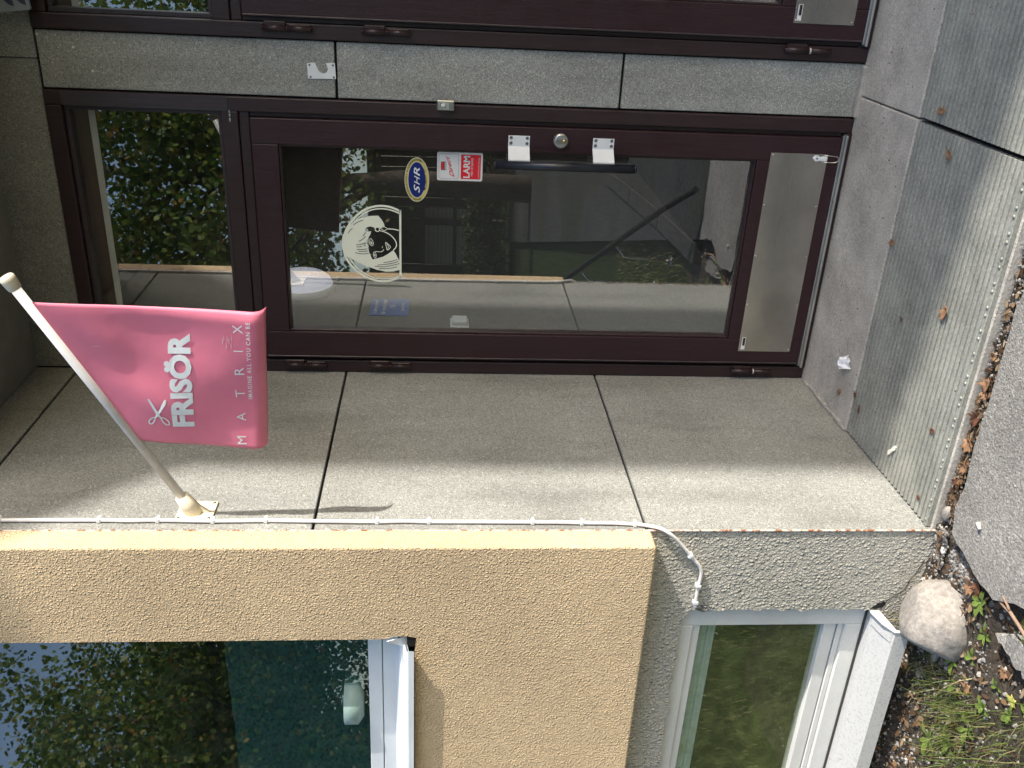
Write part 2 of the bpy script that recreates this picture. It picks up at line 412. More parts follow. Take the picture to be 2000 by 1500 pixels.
def lettering(parts, mp, mat, parent, name='lettering'):
    """parts: (text, u0, v0, u1, v1(height at end), slope...) fitted into boxes, laid on mp(u, v)"""
    V, F, UV, LINE = [], [], [], []
    for li, (s, u0, u1, vb0, vb1, h, kw) in enumerate(parts):
        v, f = text_tris(s, **kw)
        lo, hi = v.min(0), v.max(0)
        base = 0.0
        cap = kw.get('cap', None)
        a = (v[:, 0] - lo[0]) / (hi[0] - lo[0]); b = v[:, 1] / CAPH
        n = len(V)
        for x, y in zip(a, b):
            UV.append((u0 + (u1 - u0) * x, vb0 + (vb1 - vb0) * x + h * y)); LINE.append(li); V.append(mp(*UV[-1]))
        F += [tuple(i + n for i in q) for q in f]
    L = root_loc(parent)
    V = [tuple(Vector(p) - L) for p in V]
    if max(p[5] for p in parts) < .014:
        return pydata(name, V, F, mat, parent, kind='stuff')     # small print, too fine to pick apart
    own = list(range(len(V)))
    def find(a):
        while own[a] != a: own[a] = own[own[a]]; a = own[a]
        return a
    for q in F:
        for i in q[1:]: own[find(i)] = find(q[0])
    comp = {}
    for q in F: comp.setdefault(find(q[0]), []).append(q)
    items = []
    for fs in comp.values():
        ids = {i for q in fs for i in q}; items.append([min(UV[i][0] for i in ids), max(UV[i][0] for i in ids), min(UV[i][1] for i in ids), fs])
    items.sort(key=lambda a: a[0]); out = []
    for it in items:                                   # dots join the letter they stand over
        for o in out:
            if min(o[1], it[1]) - max(o[0], it[0]) > .5 * min(o[1] - o[0], it[1] - it[0]) and o[4] == LINE[it[3][0][0]]:
                o[3] += it[3]; o[0] = min(o[0], it[0]); o[1] = max(o[1], it[1]); break
        else: out.append(it + [LINE[it[3][0][0]]])
    for it in out:
        ids = sorted({i for q in it[3] for i in q}); rm = {a: k for k, a in enumerate(ids)}
        pydata('letter' if name == 'lettering' else name.replace('lettering', 'letter'), [V[i] for i in ids], [tuple(rm[i] for i in q) for q in it[3]], mat, parent)
_v, _f = text_tris('H'); CAPH = float(_v[:, 1].max())
def ribbon2d(pts, w, closed=False):
    """list of quads (2D) along a polyline with width w"""
    P = [Vector((*p, 0)) for p in pts]; n = len(P); out = []
    L, R = [], []
    for i in range(n):
        a = P[(i - 1) % n] if (closed or i) else P[i]; c = P[(i + 1) % n] if (closed or i < n - 1) else P[i]
        d = (c - a).normalized(); nn = Vector((-d.y, d.x, 0))
        L.append(P[i] + nn * w / 2); R.append(P[i] - nn * w / 2)
    for i in range(n if closed else n - 1):
        j = (i + 1) % n; out.append([L[i][:2], R[i][:2], R[j][:2], L[j][:2]])
    return out
def smooth2d(pts, k=4, closed=False):
    """Catmull-Rom through the points"""
    n = len(pts); out = []
    for i in range(n if closed else n - 1):
        p = [np.array(pts[(i + o) % n] if closed else pts[min(max(i + o, 0), n - 1)]) for o in (-1, 0, 1, 2)]
        for q in range(k):
            t_ = q / k
            out.append(tuple(.5 * (2 * p[1] + (p[2] - p[0]) * t_ + (2 * p[0] - 5 * p[1] + 4 * p[2] - p[3]) * t_ ** 2 + (3 * p[1] - p[0] - 3 * p[2] + p[3]) * t_ ** 3)))
    if not closed: out.append(tuple(pts[-1]))
    return out
def ell(cx, cz, a, b, n=40): return [(cx + a * math.cos(k * 2 * math.pi / n), cz + b * math.sin(k * 2 * math.pi / n)) for k in range(n)]
def rrect(x0, x1, z0, z1, r, n=5):
    out = []
    for cx, cz, a0 in ((x1 - r, z1 - r, 0), (x0 + r, z1 - r, 90), (x0 + r, z0 + r, 180), (x1 - r, z0 + r, 270)):
        for k in range(n + 1):
            a = math.radians(a0 + 90 * k / n); out.append((cx + r * math.cos(a), cz + r * math.sin(a)))
    return out
def XZ(u, v, d): return (u, d, v)        # a plane facing the street
def YZ(u, v, d): return (d, u, v)        # a plane facing the side
def jag(p0, p1, step, amp, seed):
    """ragged line from p0 to p1 (without p1)"""
    r = random.Random(seed); p0, p1 = Vector(p0), Vector(p1); n = max(1, int((p1 - p0).length / step))
    d = (p1 - p0).normalized(); nn = Vector((-d.y, d.x))
    out = []
    for i in range(n):
        q = p0 + (p1 - p0) * (i / n)
        if i: q = q + nn * r.uniform(-amp, amp) * (2.2 if r.random() < .15 else 1)
        out.append((q.x, q.y))
    return out
LOGO = {'ring1': [(0.6241, 1.5673), (0.6386, 1.6038), (0.6415, 1.6398), (0.6343, 1.6737), (0.6196, 1.7033), (0.5932, 1.7311), (0.5609, 1.7535), (0.5297, 1.7669), (0.5058, 1.7718), (0.4795, 1.7697), (0.4482, 1.7615), (0.4182, 1.7428), (0.3918, 1.7158), (0.3728, 1.6813), (0.363, 1.6442), (0.3653, 1.6091), (0.3738, 1.5832), (0.3811, 1.5677)],
 'ring2a': [(0.6161, 1.5696), (0.6282, 1.6039), (0.6313, 1.64), (0.6239, 1.6739), (0.6056, 1.7037), (0.5815, 1.7291)],
 'ring2b': [(0.4592, 1.76), (0.4389, 1.7446), (0.4149, 1.7268), (0.3922, 1.6995), (0.3769, 1.6673), (0.3719, 1.6324), (0.3755, 1.5972), (0.386, 1.571)],
 'bar': [(0.6292, 1.5681), (0.5062, 1.5684), (0.3779, 1.5682)],
 'hair': [(0.5815, 1.7291), (0.5957, 1.7084), (0.604, 1.6766), (0.6061, 1.6449), (0.5923, 1.6338), (0.5808, 1.6271), (0.5691, 1.6232), (0.5661, 1.6308), (0.5604, 1.6384), (0.5648, 1.6433), (0.5648, 1.6497), (0.5583, 1.6559), (0.5645, 1.6638), (0.5663, 1.6751), (0.5627, 1.6865), (0.5554, 1.6935), (0.5479, 1.6891), (0.5463, 1.6801), (0.5501, 1.6713), (0.5394, 1.6729), (0.5273, 1.68), (0.5122, 1.6895), (0.5032, 1.6874), (0.4865, 1.6831), (0.4721, 1.68), (0.4577, 1.6745), (0.4444, 1.6683), (0.4485, 1.6521), (0.4551, 1.6312), (0.4665, 1.6126), (0.481, 1.5935), (0.4672, 1.5848), (0.4528, 1.578), (0.4407, 1.5716), (0.4076, 1.5708), (0.4009, 1.5923), (0.399, 1.6203), (0.4056, 1.6528), (0.4183, 1.6897), (0.4298, 1.7171), (0.4427, 1.7398), (0.4521, 1.7511), (0.4603, 1.7623), (0.4771, 1.7686), (0.5058, 1.77), (0.5298, 1.7642), (0.5537, 1.7548), (0.5705, 1.7441)],
 'jaw': [(0.5521, 1.6412), (0.5456, 1.6185), (0.5341, 1.6003), (0.5178, 1.5867), (0.5035, 1.5822), (0.4914, 1.5846), (0.481, 1.5935)],
 'neck': [(0.5595, 1.6115), (0.5582, 1.5909), (0.554, 1.5699)],
 'ear': [(0.5644, 1.649), (0.5608, 1.6422), (0.5528, 1.6419), (0.5485, 1.6493), (0.5524, 1.6553), (0.5604, 1.6557)],
 'dia': [(0.5604, 1.6384), (0.5667, 1.6251), (0.5595, 1.6115), (0.552, 1.6253)],
 'eye1': [(0.5227, 1.6737), (0.513, 1.6778), (0.5011, 1.6764), (0.4953, 1.6685), (0.5038, 1.6642), (0.5145, 1.667)],
 'pup1': [(0.5143, 1.6739), (0.5073, 1.6683), (0.5001, 1.6684), (0.5035, 1.6741)],
 'eye2': [(0.473, 1.662), (0.464, 1.6652), (0.4543, 1.6624), (0.4508, 1.6567), (0.4606, 1.6546), (0.469, 1.6575)],
 'pup2': [(0.4664, 1.6628), (0.4629, 1.6576), (0.4556, 1.6577), (0.4592, 1.6623)],
 'nose': [(0.475, 1.6574), (0.4739, 1.6355), (0.4831, 1.6273)],
 'nost': [(0.495, 1.6318), (0.4887, 1.633)],
 'mouth': [(0.5097, 1.6212), (0.5032, 1.6121), (0.4945, 1.6042), (0.4879, 1.6059), (0.4805, 1.6147), (0.4929, 1.618)],
 'mouth2': [(0.505, 1.6178), (0.4955, 1.6111), (0.4834, 1.6135)],
 'brow1': [(0.5044, 1.6878), (0.4918, 1.6816)],
 'brow2': [(0.465, 1.6737), (0.4577, 1.675)],
 'strand0': [(0.5708, 1.7324), (0.5819, 1.7155), (0.5894, 1.6977)],
 'strand1': [(0.5396, 1.7519), (0.5493, 1.7459), (0.5578, 1.7366)],
 'strand2': [(0.5108, 1.7151), (0.5196, 1.7012), (0.5306, 1.6906)],
 'strand3': [(0.5303, 1.7009), (0.5376, 1.695), (0.5449, 1.6892)],
 'strand4': [(0.4974, 1.7246), (0.5003, 1.7062), (0.5067, 1.69)],
 'strand5': [(0.4907, 1.7236), (0.4905, 1.7144), (0.4924, 1.7052)],
 'strand6': [(0.4807, 1.7216), (0.4804, 1.7044), (0.484, 1.6859)],
 'strand7': [(0.4731, 1.7172), (0.474, 1.6999), (0.4761, 1.6838)],
 'strand8': [(0.4684, 1.7288), (0.4646, 1.7071), (0.4672, 1.6812)],
 'strand9': [(0.4332, 1.6292), (0.4388, 1.6013), (0.4466, 1.5792)],
 'strand10': [(0.4241, 1.6502), (0.4273, 1.62), (0.4328, 1.5944), (0.4394, 1.5753)],
 'strand11': [(0.4194, 1.6607), (0.4177, 1.6294), (0.4242, 1.5968), (0.4314, 1.5716)],
 'strand12': [(0.4107, 1.6457), (0.4115, 1.6132), (0.4189, 1.5806)],
 'strand13': [(0.5029, 1.697), (0.5007, 1.6913)],
 'strand14': [(0.4969, 1.6983), (0.4935, 1.6903)]}
SCISSORS = {'b1': [(0.3997, 2.176), (0.4032, 2.1713), (0.3533, 2.1528), (0.3411, 2.1486), (0.3428, 2.1544), (0.3497, 2.1603)], 'b2': [(0.4003, 2.1332), (0.3969, 2.129), (0.3848, 2.1328), (0.3491, 2.1563), (0.3391, 2.1656), (0.3444, 2.1659)], 'r1': [(0.3427, 2.1651), (0.3408, 2.1729), (0.3319, 2.1827), (0.323, 2.1841), (0.3203, 2.1789), (0.3267, 2.1723), (0.3356, 2.1681)], 'r2': [(0.3428, 2.1502), (0.3412, 2.1421), (0.3307, 2.1339), (0.3201, 2.1332), (0.3182, 2.1385), (0.3252, 2.1459), (0.334, 2.1496)]}
# ------------------------------------------------------------ setting
D, T = 1.0362, .0824            # depth of the recess, thickness of the insulation
FR = -D - T                     # face of the beige wall
SL = .0154                      # fall of the landing towards the street
def zl(y): return SL * y

def slab(x0, x1, y0, y1, zt, zb, bev=.004):
    b = bmesh.new(); bmesh.ops.create_cube(b, size=1)
    for v in b.verts:
        y = y0 if v.co.y < 0 else y1
        v.co = Vector((x0 if v.co.x < 0 else x1, y, (zl(y) + zt) if v.co.z > 0 else zb))
    if bev: bmesh.ops.bevel(b, geom=list(b.edges), offset=bev, segments=1, affect='EDGES')
    o = B(); o._merge(b); return o

# ground
pydata('terrain', [(-120, -150, -.10), (120, -150, -.10), (120, 60, -.10), (-120, 60, -.10)], [(0, 1, 2, 3)], LAWN, kind='structure')
landing = bpy.data.objects.new('landing', None); COL.objects.link(landing); tag(landing, kind='structure')
slab(.0, 1.0745, -.434, .0, 0, -.3).link('slab', CONCRETE, landing)
slab(1.0785, 2.6, -.434, .0, 0, -.3).link('slab', CONCRETE, landing)
slab(.0, 1.074, -1.022, -.436, -.040, -.3).link('pit_floor', ZINC_DARK, landing)
slab(1.079, 2.6, -1.022, -.436, -.040, -.3).link('pit_floor', ZINC_DARK, landing)
slab(.0, 2.6, -1.034, -1.024, -.012, -.3, .002).link('front_edge', CONCRETE, landing)
# strip of mortar along the foot of the side wall and beside the door post
b = B()
for i in range(9):
    y = -.05 - i * .043
    b.box(.001, .012 + .004 * math.sin(i * 2.1), y - .043, y, -.02, zl(y) + .008 + .003 * math.cos(i * 1.7), .002)
b.link('mortar_fillet', m_plain('pale_mortar', (.36, .34, .31), .9, 0, .15, 40, .001, 200), landing)
b = B().box(1.004, 1.176, -.028, -.001, -.02, .010, .004)
b.link('mortar_fillet', MATS['pale_mortar'], landing)

# asphalt path: a thick sheet whose edge crumbles beside the wall
edge = [(3.2, -1.085), (2.4, -1.10), (1.6, -1.10), (1.1, -1.10), (.93, -1.105), (.7, -1.098), (.5, -1.104), (.33, -1.10), (.2, -1.11), (.12, -1.10),
        (.045, -1.12), (.02, -1.22), (.006, -1.30), (.004, -1.36), (.056, -1.43), (.076, -1.50), (.056, -1.63), (.02, -1.74)]
e2 = []
for i in range(len(edge) - 1):
    e2 += [(x + random.uniform(-.004, .004), y + random.uniform(-.004, .004)) for x, y in jag(edge[i], edge[i + 1], .03, .005, i)]
e2.append(edge[-1])
b = B(); b.prism([e2 + [(3.2, -1.75)]], lambda u, v, d: (u, v, d), -.036, -.2)
b.link('pavement', ASPHALT, kind='structure')
b = B(); b.prism([[(.015, -1.755), (4.5, -1.755), (6, -16), (-4.5, -16)]], lambda u, v, d: (u, v, d), -.040, -.2)
b.link('path', ASPHALT_DARK, kind='structure')
# soil bed
nx, ny = 110, 60
sv = []
for j in range(ny + 1):
    for i in range(nx + 1):
        x = -1.7 + 1.95 * i / nx; y = -2.05 + 1.03 * j / ny
        z = -.060 - .018 * min(1, max(0, (-1.06 - y) / .3)) + .016 * mnoise.noise(Vector((x * 9, y * 9, 0))) + .008 * mnoise.noise(Vector((x * 31, y * 31, 3)))
        if y > -1.10: z += .018
        if x > .03: z -= .045
        sv.append((x, y, z))
sf = [(j * (nx + 1) + i, j * (nx + 1) + i + 1, (j + 1) * (nx + 1) + i + 1, (j + 1) * (nx + 1) + i) for j in range(ny) for i in range(nx)]
pydata('soil_bed', sv, sf, SOIL, smooth=True, kind='structure')
def soil_z(x, y):
    return -.060 - .018 * min(1, max(0, (-1.06 - y) / .3)) + .016 * mnoise.noise(Vector((x * 9, y * 9, 0))) + .008 * mnoise.noise(Vector((x * 31, y * 31, 3))) + (.018 if y > -1.10 else 0) - (.045 if x > .03 else 0)
slab(.03, 3.2, -1.5, -1.03, -.040, -.3, 0).link('gutter_soil', SOIL, kind='structure')

# rooms behind the panes
def room(x0, x1, y0, y1, z0, z1, mat, back=True):
    v = [(x0, y0, z0), (x1, y0, z0), (x1, y1, z0), (x0, y1, z0), (x0, y0, z1), (x1, y0, z1), (x1, y1, z1), (x0, y1, z1)]
    return pydata('room', v, [(0, 1, 2, 3), (4, 5, 6, 7), (0, 3, 7, 4), (3, 2, 6, 7), (1, 2, 6, 5)][:5 if back else 4], mat, kind='structure')  # the face dropped on request is the right wall
room(.004, 2.35, .062, 4.2, .0, 2.85, ROOM, False)  # right wall left out, an added opening that lets skylight onto the inner wall
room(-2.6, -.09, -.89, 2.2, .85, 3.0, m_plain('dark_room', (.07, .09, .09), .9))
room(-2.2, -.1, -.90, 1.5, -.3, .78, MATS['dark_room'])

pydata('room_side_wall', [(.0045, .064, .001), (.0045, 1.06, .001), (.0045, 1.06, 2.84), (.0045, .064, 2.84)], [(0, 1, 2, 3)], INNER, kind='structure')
# ------------------------------------------------------------ side wall of the recess
w = thing('side_wall', 'speckled grey terrazzo side wall of the recess, sunlit along its outer edge, carrying the flag pole', 'wall', (0, -.5, 0))
JZ = [-.16, .8205, .8285, 1.7695, 1.778, 2.7495, 2.758, 3.2]
for k in range(4):
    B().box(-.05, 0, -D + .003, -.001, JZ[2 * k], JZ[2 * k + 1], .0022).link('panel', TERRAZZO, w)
B().box(-.08, -.012, -D + .001, .061, -.15, 3.2).link('joint_backing', BLACK, w)
# ------------------------------------------------------------ wall with the doors
w = thing('door_wall', 'speckled grey terrazzo wall round the two maroon doors, a narrow strip of it between them', 'wall', (1.09, 0, 0))
for k in range(3):
    B().box(1.003, 1.179, 0, .05, (-.16, .829, 1.7785)[k], (.8205, 1.7700, 2.711)[k], .002).link('panel', TERRAZZO_LIT, w)
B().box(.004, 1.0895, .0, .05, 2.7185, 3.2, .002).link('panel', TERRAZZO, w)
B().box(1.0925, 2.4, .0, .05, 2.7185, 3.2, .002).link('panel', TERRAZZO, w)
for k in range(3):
    B().box(2.185, 2.6, 0, .05, (-.16, .829, 1.7785)[k], (.8205, 1.7700, 2.711)[k], .002).link('panel', TERRAZZO_LIT, w)
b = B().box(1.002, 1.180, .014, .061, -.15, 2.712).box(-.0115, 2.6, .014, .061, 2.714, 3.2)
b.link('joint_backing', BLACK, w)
B().box(2.61, 8.0, -.03, .06, -.16, 3.2).link('plain_wall', TERRAZZO_LIT, w)

# small drill holes and a plaster smear in the strip
b = B()
for x, z in ((1.13, 2.60), (1.165, 2.706), (1.06, 2.55)):
    b.lathe([(.0042, 0), (.0042, .0012), (.0022, .0012), (.002, .0004)], (x, -.0005, z), (0, -1, 0), 10)
b.link('plug', CHALK, w)
b = B(); b.prism([jag((1.052, 2.352), (1.076, 2.356), .004, .002, 3) + jag((1.076, 2.356), (1.072, 2.371), .004, .002, 4) + jag((1.072, 2.371), (1.055, 2.366), .004, .002, 5) + jag((1.055, 2.366), (1.052, 2.352), .004, .002, 6)], XZ, -.0014, -.0002)
b.link('plaster_smear', m_plain('smear', (.3, .29, .25), .9), w)

# ------------------------------------------------------------ beige insulated front wall
HX1, HZ0, HZ1 = -.322, 1.488, 3.0
b = B()
bev = .007
outer = [(-2.6, .812), (0, .812), (0, 3.2), (-2.6, 3.2)]
hole = [(-2.0, HZ0), (-.385, HZ0), (HX1 + .004, HZ0 - .006), (HX1 + .009, 1.500), (HX1 + .010, 1.545), (HX1, 1.570), (HX1, HZ1), (-2.0, HZ1)]
b.prism([[(-2.6, .812 + bev), (-bev, .812 + bev), (-bev, 3.2), (-2.6, 3.2)], hole], XZ, FR, None)
# rounded arrises and returns
def ring(z, x, y): return (x, y, z)
seg = 4
pts = [(-bev + bev * math.sin(a), FR + bev - bev * math.cos(a)) for a in [k * math.pi / 2 / seg for k in range(seg + 1)]]
for (x0, y0), (x1, y1) in zip(pts, pts[1:]):
    b.poly([(x0, y0, .812 + bev), (x1, y1, .812 + bev), (x1, y1, 3.2), (x0, y0, 3.2)], True)
b.poly([(0, FR + bev, .812 + bev), (0, -D - .004, .812 + bev), (0, -D - .004, 3.2), (0, FR + bev, 3.2)])
ptz = [(.812 + bev - bev * math.sin(a), FR + bev - bev * math.cos(a)) for a in [k * math.pi / 2 / seg for k in range(seg + 1)]]
for (z0, y0), (z1, y1) in zip(ptz, ptz[1:]):
    b.poly([(-2.6, y0, z0), (-bev, y0, z0), (-bev, y1, z1), (-2.6, y1, z1)], True)
b.poly([(-2.6, FR + bev, .812), (-bev, FR + bev, .812), (-bev, -D - .004, .812), (-2.6, -D - .004, .812)])
b.poly([(-bev, FR + bev, .812), (0, FR + bev, .812 + bev), (0, -D - .004, .812 + bev), (-bev, -D - .004, .812)])
b.poly([(-bev, FR, .812 + bev), (0, FR + bev, .812 + bev), (-bev, FR + bev, .812)])
for i in range(len(hole)):
    (x0, z0), (x1, z1) = hole[i], hole[(i + 1) % len(hole)]
    b.poly([(x0, FR, z0), (x1, FR, z1), (x1, -.92, z1), (x0, -.92, z0)])
fw_ = b.link('front_wall', BEIGE, loc=(-1.2, FR, .812), label='yellow beige roughcast wall overhanging the grey plinth, to the left of the pink flag', cat='wall')
# ------------------------------------------------------------ grey plinth
BX1, BZ0, BZ1 = -.296, .070, .678
hole = jag((-1.35, BZ0), (BX1, BZ0 - .002), .05, .002, 11) + jag((BX1, BZ0), (BX1 + .004, BZ1 - .02), .02, .0042, 12) + jag((BX1 + .004, BZ1 - .02), (BX1 - .03, BZ1 + .002), .012, .004, 17) + jag((BX1 - .03, BZ1 + .002), (-1.35, BZ1), .03, .006, 13)
pl = thing('plinth', 'coarse grey roughcast plinth under the beige wall, cracked beside its low window', 'wall', (-1, -D, -.1))
b = B(); b.prism([jag((-2.6, -.3), (-.004, -.3), .3, .0, 1) + jag((-.004, -.3), (-.004, .0), .03, .003, 14) + [(-.004, .0), (-.004, .811), (-2.6, .811)], hole], XZ, -D - .001, -D + .12)
b.link('roughcast', PLINTH, pl)
ck = smooth2d([(-.293, .086), (-.283, .072), (-.266, .05), (-.245, .034), (-.227, .011), (-.205, -.001), (-.188, -.004), (-.16, -.017), (-.14, -.024), (-.111, -.034)], 3)
ck = [(x + random.uniform(-.002, .002), z + random.uniform(-.002, .002)) for x, z in ck]
b = B()
for i, q in enumerate(ribbon2d(ck, .0036)): b.poly([(u, -D - .0022, v) for u, v in q])
b.link('crack', m_plain('crack_dark', (.05, .045, .038), .9), pl)
b = B().prism([jag((-.29, .098), (-.262, .06), .006, .003, 21) + jag((-.262, .06), (-.275, .05), .006, .002, 22) + jag((-.275, .05), (-.298, .082), .006, .003, 23)], XZ, -D - .0026, -D - .0012)
b.link('broken_edge', BLACK, pl)
# bead of rusty metal along the outer arris of the recess
b = B().box(-.003, .0015, -D - .0045, -D + .0005, -.10, 3.2, .0006)
b.link('corner_bead', RUST, pl)

# ------------------------------------------------------------ canopy slab over the recess and an added unseen wing shaped to shade it
B().box(.002, 8.0, -.90, -.002, 2.90, 3.1, .004).link('canopy', SOFFIT, loc=(3, -.45, 2.9), label='flat soffit slab closing the recess above both doors', cat='canopy')
LX = 12.0
yw, zw = -.708 - .15 * LX, 2.30 + .47 * LX
wg = thing('added_shade_wing', 'added unseen rendered wing on the right, shaped to block the sun', 'building', (LX + 3, 0, -.16))
b = B(); b.prism([[(yw, -.16), (4, -.16), (4, zw + 1.4), (yw - 1.1, zw + 1.18), (yw, zw)]], YZ, LX, LX + .3)
b.prism([[(yw + .5, -.16), (4, -.16), (4, zw + .2), (yw + .5, zw + .2)]], YZ, LX + .305, LX + 3)
b.link('wall', WINGM, wg)
b = B(); b.prism([[(yw - 1.3, zw + 1.20), (4.3, zw + 1.52), (4.3, zw + 1.66), (yw - 1.3, zw + 1.34)]], YZ, LX - .1, LX + .5)
b.link('roof', ROOFM, wg)
# ------------------------------------------------------------ doors
def frame_bar(b, x0, x1, z0, z1, y0, y1, bev=.004): b.box(x0, x1, y0, y1, z0, z1, bev, 2)
def make_door():
    t = thing('glazed_door', 'maroon glazed door with head logo and stickers on its pane, fanlight above, nearest the pink flag', 'door', (.5, 0, 0), 'maroon shop doors')
    H = 2.7148
    b = B()
    frame_bar(b, .002, .050, .0, H, -.012, .058)
    frame_bar(b, .950, .998, .0, H, -.012, .058)
    frame_bar(b, .0495, .9505, 2.664, H, -.012, .058)
    frame_bar(b, .0495, .9505, 2.100, 2.157, -.011, .058)
    frame_bar(b, .0495, .9505, 2.064, 2.0995, -.004, .058)
    frame_bar(b, .0505, .0655, .03, 2.0635, .002, .058, .002)
    frame_bar(b, .9345, .9495, .03, 2.0635, .002, .058, .002)
    frame_bar(b, .0495, .9505, .0, .016, -.018, .058, .002)
    b.link('door_frame', MAROON_D, t)
    # fanlight beads
    b = B()
    frame_bar(b, .0505, .066, 2.1575, 2.6635, .010, .05, .002)
    frame_bar(b, .934, .9495, 2.1575, 2.6635, .010, .05, .002)
    frame_bar(b, .0665, .9335, 2.648, 2.6635, .010, .05, .002)
    frame_bar(b, .0665, .9335, 2.1575, 2.170, .010, .05, .002)
    b.link('glazing_bead', MAROON_W, t)
    B().box(.0505, .9495, .0300, .0342, 2.1575, 2.6635).link('fanlight_pane', GLASS, t)
    b = B().box(.06, .94, .075, .080, 2.61, 2.655).box(.06, .94, .072, .10, 2.655, 2.70)
    b.link('inner_head', BROWNWOOD, t)
    B().box(.06, .94, .068, .0745, 2.588, 2.609, .001).link('blind_rail', WHITE_FR, t)
    # leaf
    b = B()
    y0, y1 = -.020, .036
    frame_bar(b, .066, .1675, .032, 2.0615, y0, y1, .003)
    frame_bar(b, .8485, .934, .032, 2.0615, y0, y1, .003)
    frame_bar(b, .1677, .8483, 1.9735, 2.0612, y0 + .0004, y1, .003)
    frame_bar(b, .1677, .8483, .032, .3235, y0 + .0004, y1, .003)
    leaf = b.link('door_leaf', MAROON, t)
    b = B()
    for (x0, x1, z0, z1) in ((.1677, .175, .3237, 1.9733), (.841, .8483, .3237, 1.9733), (.1752, .8408, 1.966, 1.9733), (.1752, .8408, .3237, .331)):
        b.box(x0, x1, -.012, .03, z0, z1, .0015)
    b.link('glazing_bead', MAROON_D, leaf)
    B().box(.1678, .8482, .004, .0082, .3238, 1.9732).link('glass_pane', GLASS, t)
    # raised moulding line down the hinge stile
    B().box(.0672, .0735, -.0245, -.0205, .034, 2.06, .0018).link('stile_moulding', MAROON_W, leaf)
    # kick plate with its rivets
    kp = B().box(.118, .877, -.0222, -.0206, .074, .279, .0004).link('kick_plate', STEEL, t)
    for x in (.126, .31, .50, .69, .869):
        for z in (.081, .272):
            B().lathe([(.0036, 0), (.0034, .0012), (.0016, .002)], (x, -.0222, z), (0, -1, 0), 10).link('screw', CHROME, kp)
    lb = B().box(.126, .176, -.0230, -.0223, .255, .270, .0003).link('maker_label', STICKER, kp)
    B().box(.142, .174, -.0236, -.02305, .2575, .2665).link('dark_print', FILM_D, kp)
    # threshold
    b = B().box(.055, .945, -.034, -.003, .0165, .026, .003, 2).box(.060, .94, -.0225, -.004, .0262, .031, .001)
    b.link('threshold', ALU, t)
    # hinges
    for z in (1.922, 1.608, .213):
        b = B(); x, y = .034, -.024
        b.cyl((x, y, z - .078), (x, y, z - .003), .0085, n=14); b.cyl((x, y, z + .001), (x, y, z + .076), .0095, n=14)
        b.cyl((x, y, z - .003), (x, y, z + .001), .0102, n=14)
        b.lathe([(.0095, 0), (.006, .005), (.002, .006)], (x, y, z + .076), (0, 0, 1), 12)
        b.box(x + .002, x + .020, y + .001, y + .012, z + .004, z + .073, .002)
        b.box(x - .004, x + .012, y + .004, y + .014, z - .073, z - .004, .002)
        h = b.link('hinge', MAROON_D, t)
    B().cyl((.034, -.024, .205), (.034, -.024, .2105), .0098, n=14).link('hinge_washer', CHALK, t)
    # handle
    b = B().cyl((.815, -.074, .768), (.815, -.074, 1.243), .0152, n=20)
    b.lathe([(.0158, 0), (.0158, .004), (.012, .008), (.002, .009)], (.815, -.074, 1.243), (0, 0, 1), 16)
    b.lathe([(.0158, 0), (.0158, .004), (.012, .008), (.002, .009)], (.815, -.074, .768), (0, 0, -1), 16)
    hd = b.link('door_handle', BLACK_TUBE, t)
    for z0, z1 in ((1.127, 1.200), (.836, .909)):
        b = B()
        prof = [(.905, -.0206), (.905, -.0236), (.869, -.0236), (.832, -.0625), (.806, -.0625), (.806, -.0590), (.830, -.0590), (.867, -.0206)]
        b.prism([prof], lambda u, v, d: (u, v, d), z0, z1)
        br = b.link('bracket', WHITE_MET, hd)
        for x in (.898, .880):
            for z in (z0 + .009, z1 - .009):
                B().lathe([(.0056, 0), (.0056, .0012), (.0022, .0016), (.0018, .0006)], (x, -.0236, z), (0, -1, 0), 12).link('screw', SCREW, hd)
    # lock
    b = B().lathe([(.0255, 0), (.0255, .008), (.0225, .0125), (.0195, .014)], (.893, -.0205, 1.021), (0, -1, 0), 28)
    lk = b.link('lock', ALU, t)
    b = B(); b.prism([rrect(.8855, .9005, 1.000, 1.040, .007)], XZ, -.0366, -.0342); b.link('keyway_plate', CHROME, lk)
    B().lathe([(.0062, 0), (.0062, .003), (.0015, .0032)], (.893, -.0364, 1.010), (0, -1, 0), 14).link('key_core', BRASS, lk)
    return t
door = make_door()
door2 = copy_tree(door, (1.1819, 0, 0))
tag(door2, 'maroon glazed door cut off by the photo edge, beyond the narrow speckled strip', 'door', 'maroon shop doors')
B().box(1.295, 1.302, .0025, .0036, 1.13, 1.34).link('paper_notice', PAPER, door2)
# weathered patches on the first frame
b = B()
b.box(.9506, .9975, -.0136, -.0122, 2.13, 2.66, .0004).link('weathered_face', MAROON_W, door)
# number plate in the fanlight post
b = B().box(.915, .955, -.0128, -.0118, 2.122, 2.130)
np_ = b.link('number_tag', FILM_D, door)
lettering([('103 56 01', .9165, .9535, 2.1238, 2.1238, .0046, dict())], lambda u, v: (u, -.0135, v), PRINT_W, np_, 'lettering')
# hook and catch at the foot of the leaf
b = B()
b.prism([[(.868, .101), (.857, .101), (.853, .108), (.853, .119), (.8625, .128), (.872, .119), (.872, .108)]], XZ, -.0275, -.0224)
b.box(.8545, .8705, -.034, -.0276, .078, .103, .002)
hk = b.link('catch', WHITE_MET, door)
B().lathe([(.0036, 0), (.0034, .0015), (.001, .002)], (.8625, -.0275, .114), (0, -1, 0), 12).link('screw', SCREW, hk)
b = B().tube([(.852, -.030, .100), (.851, -.034, .075), (.852, -.038, .050), (.858, -.0395, .041), (.866, -.0395, .040), (.873, -.038, .047), (.8745, -.034, .075), (.874, -.030, .100)], .0017, 8)
b.link('wire_loop', CHROME, hk)
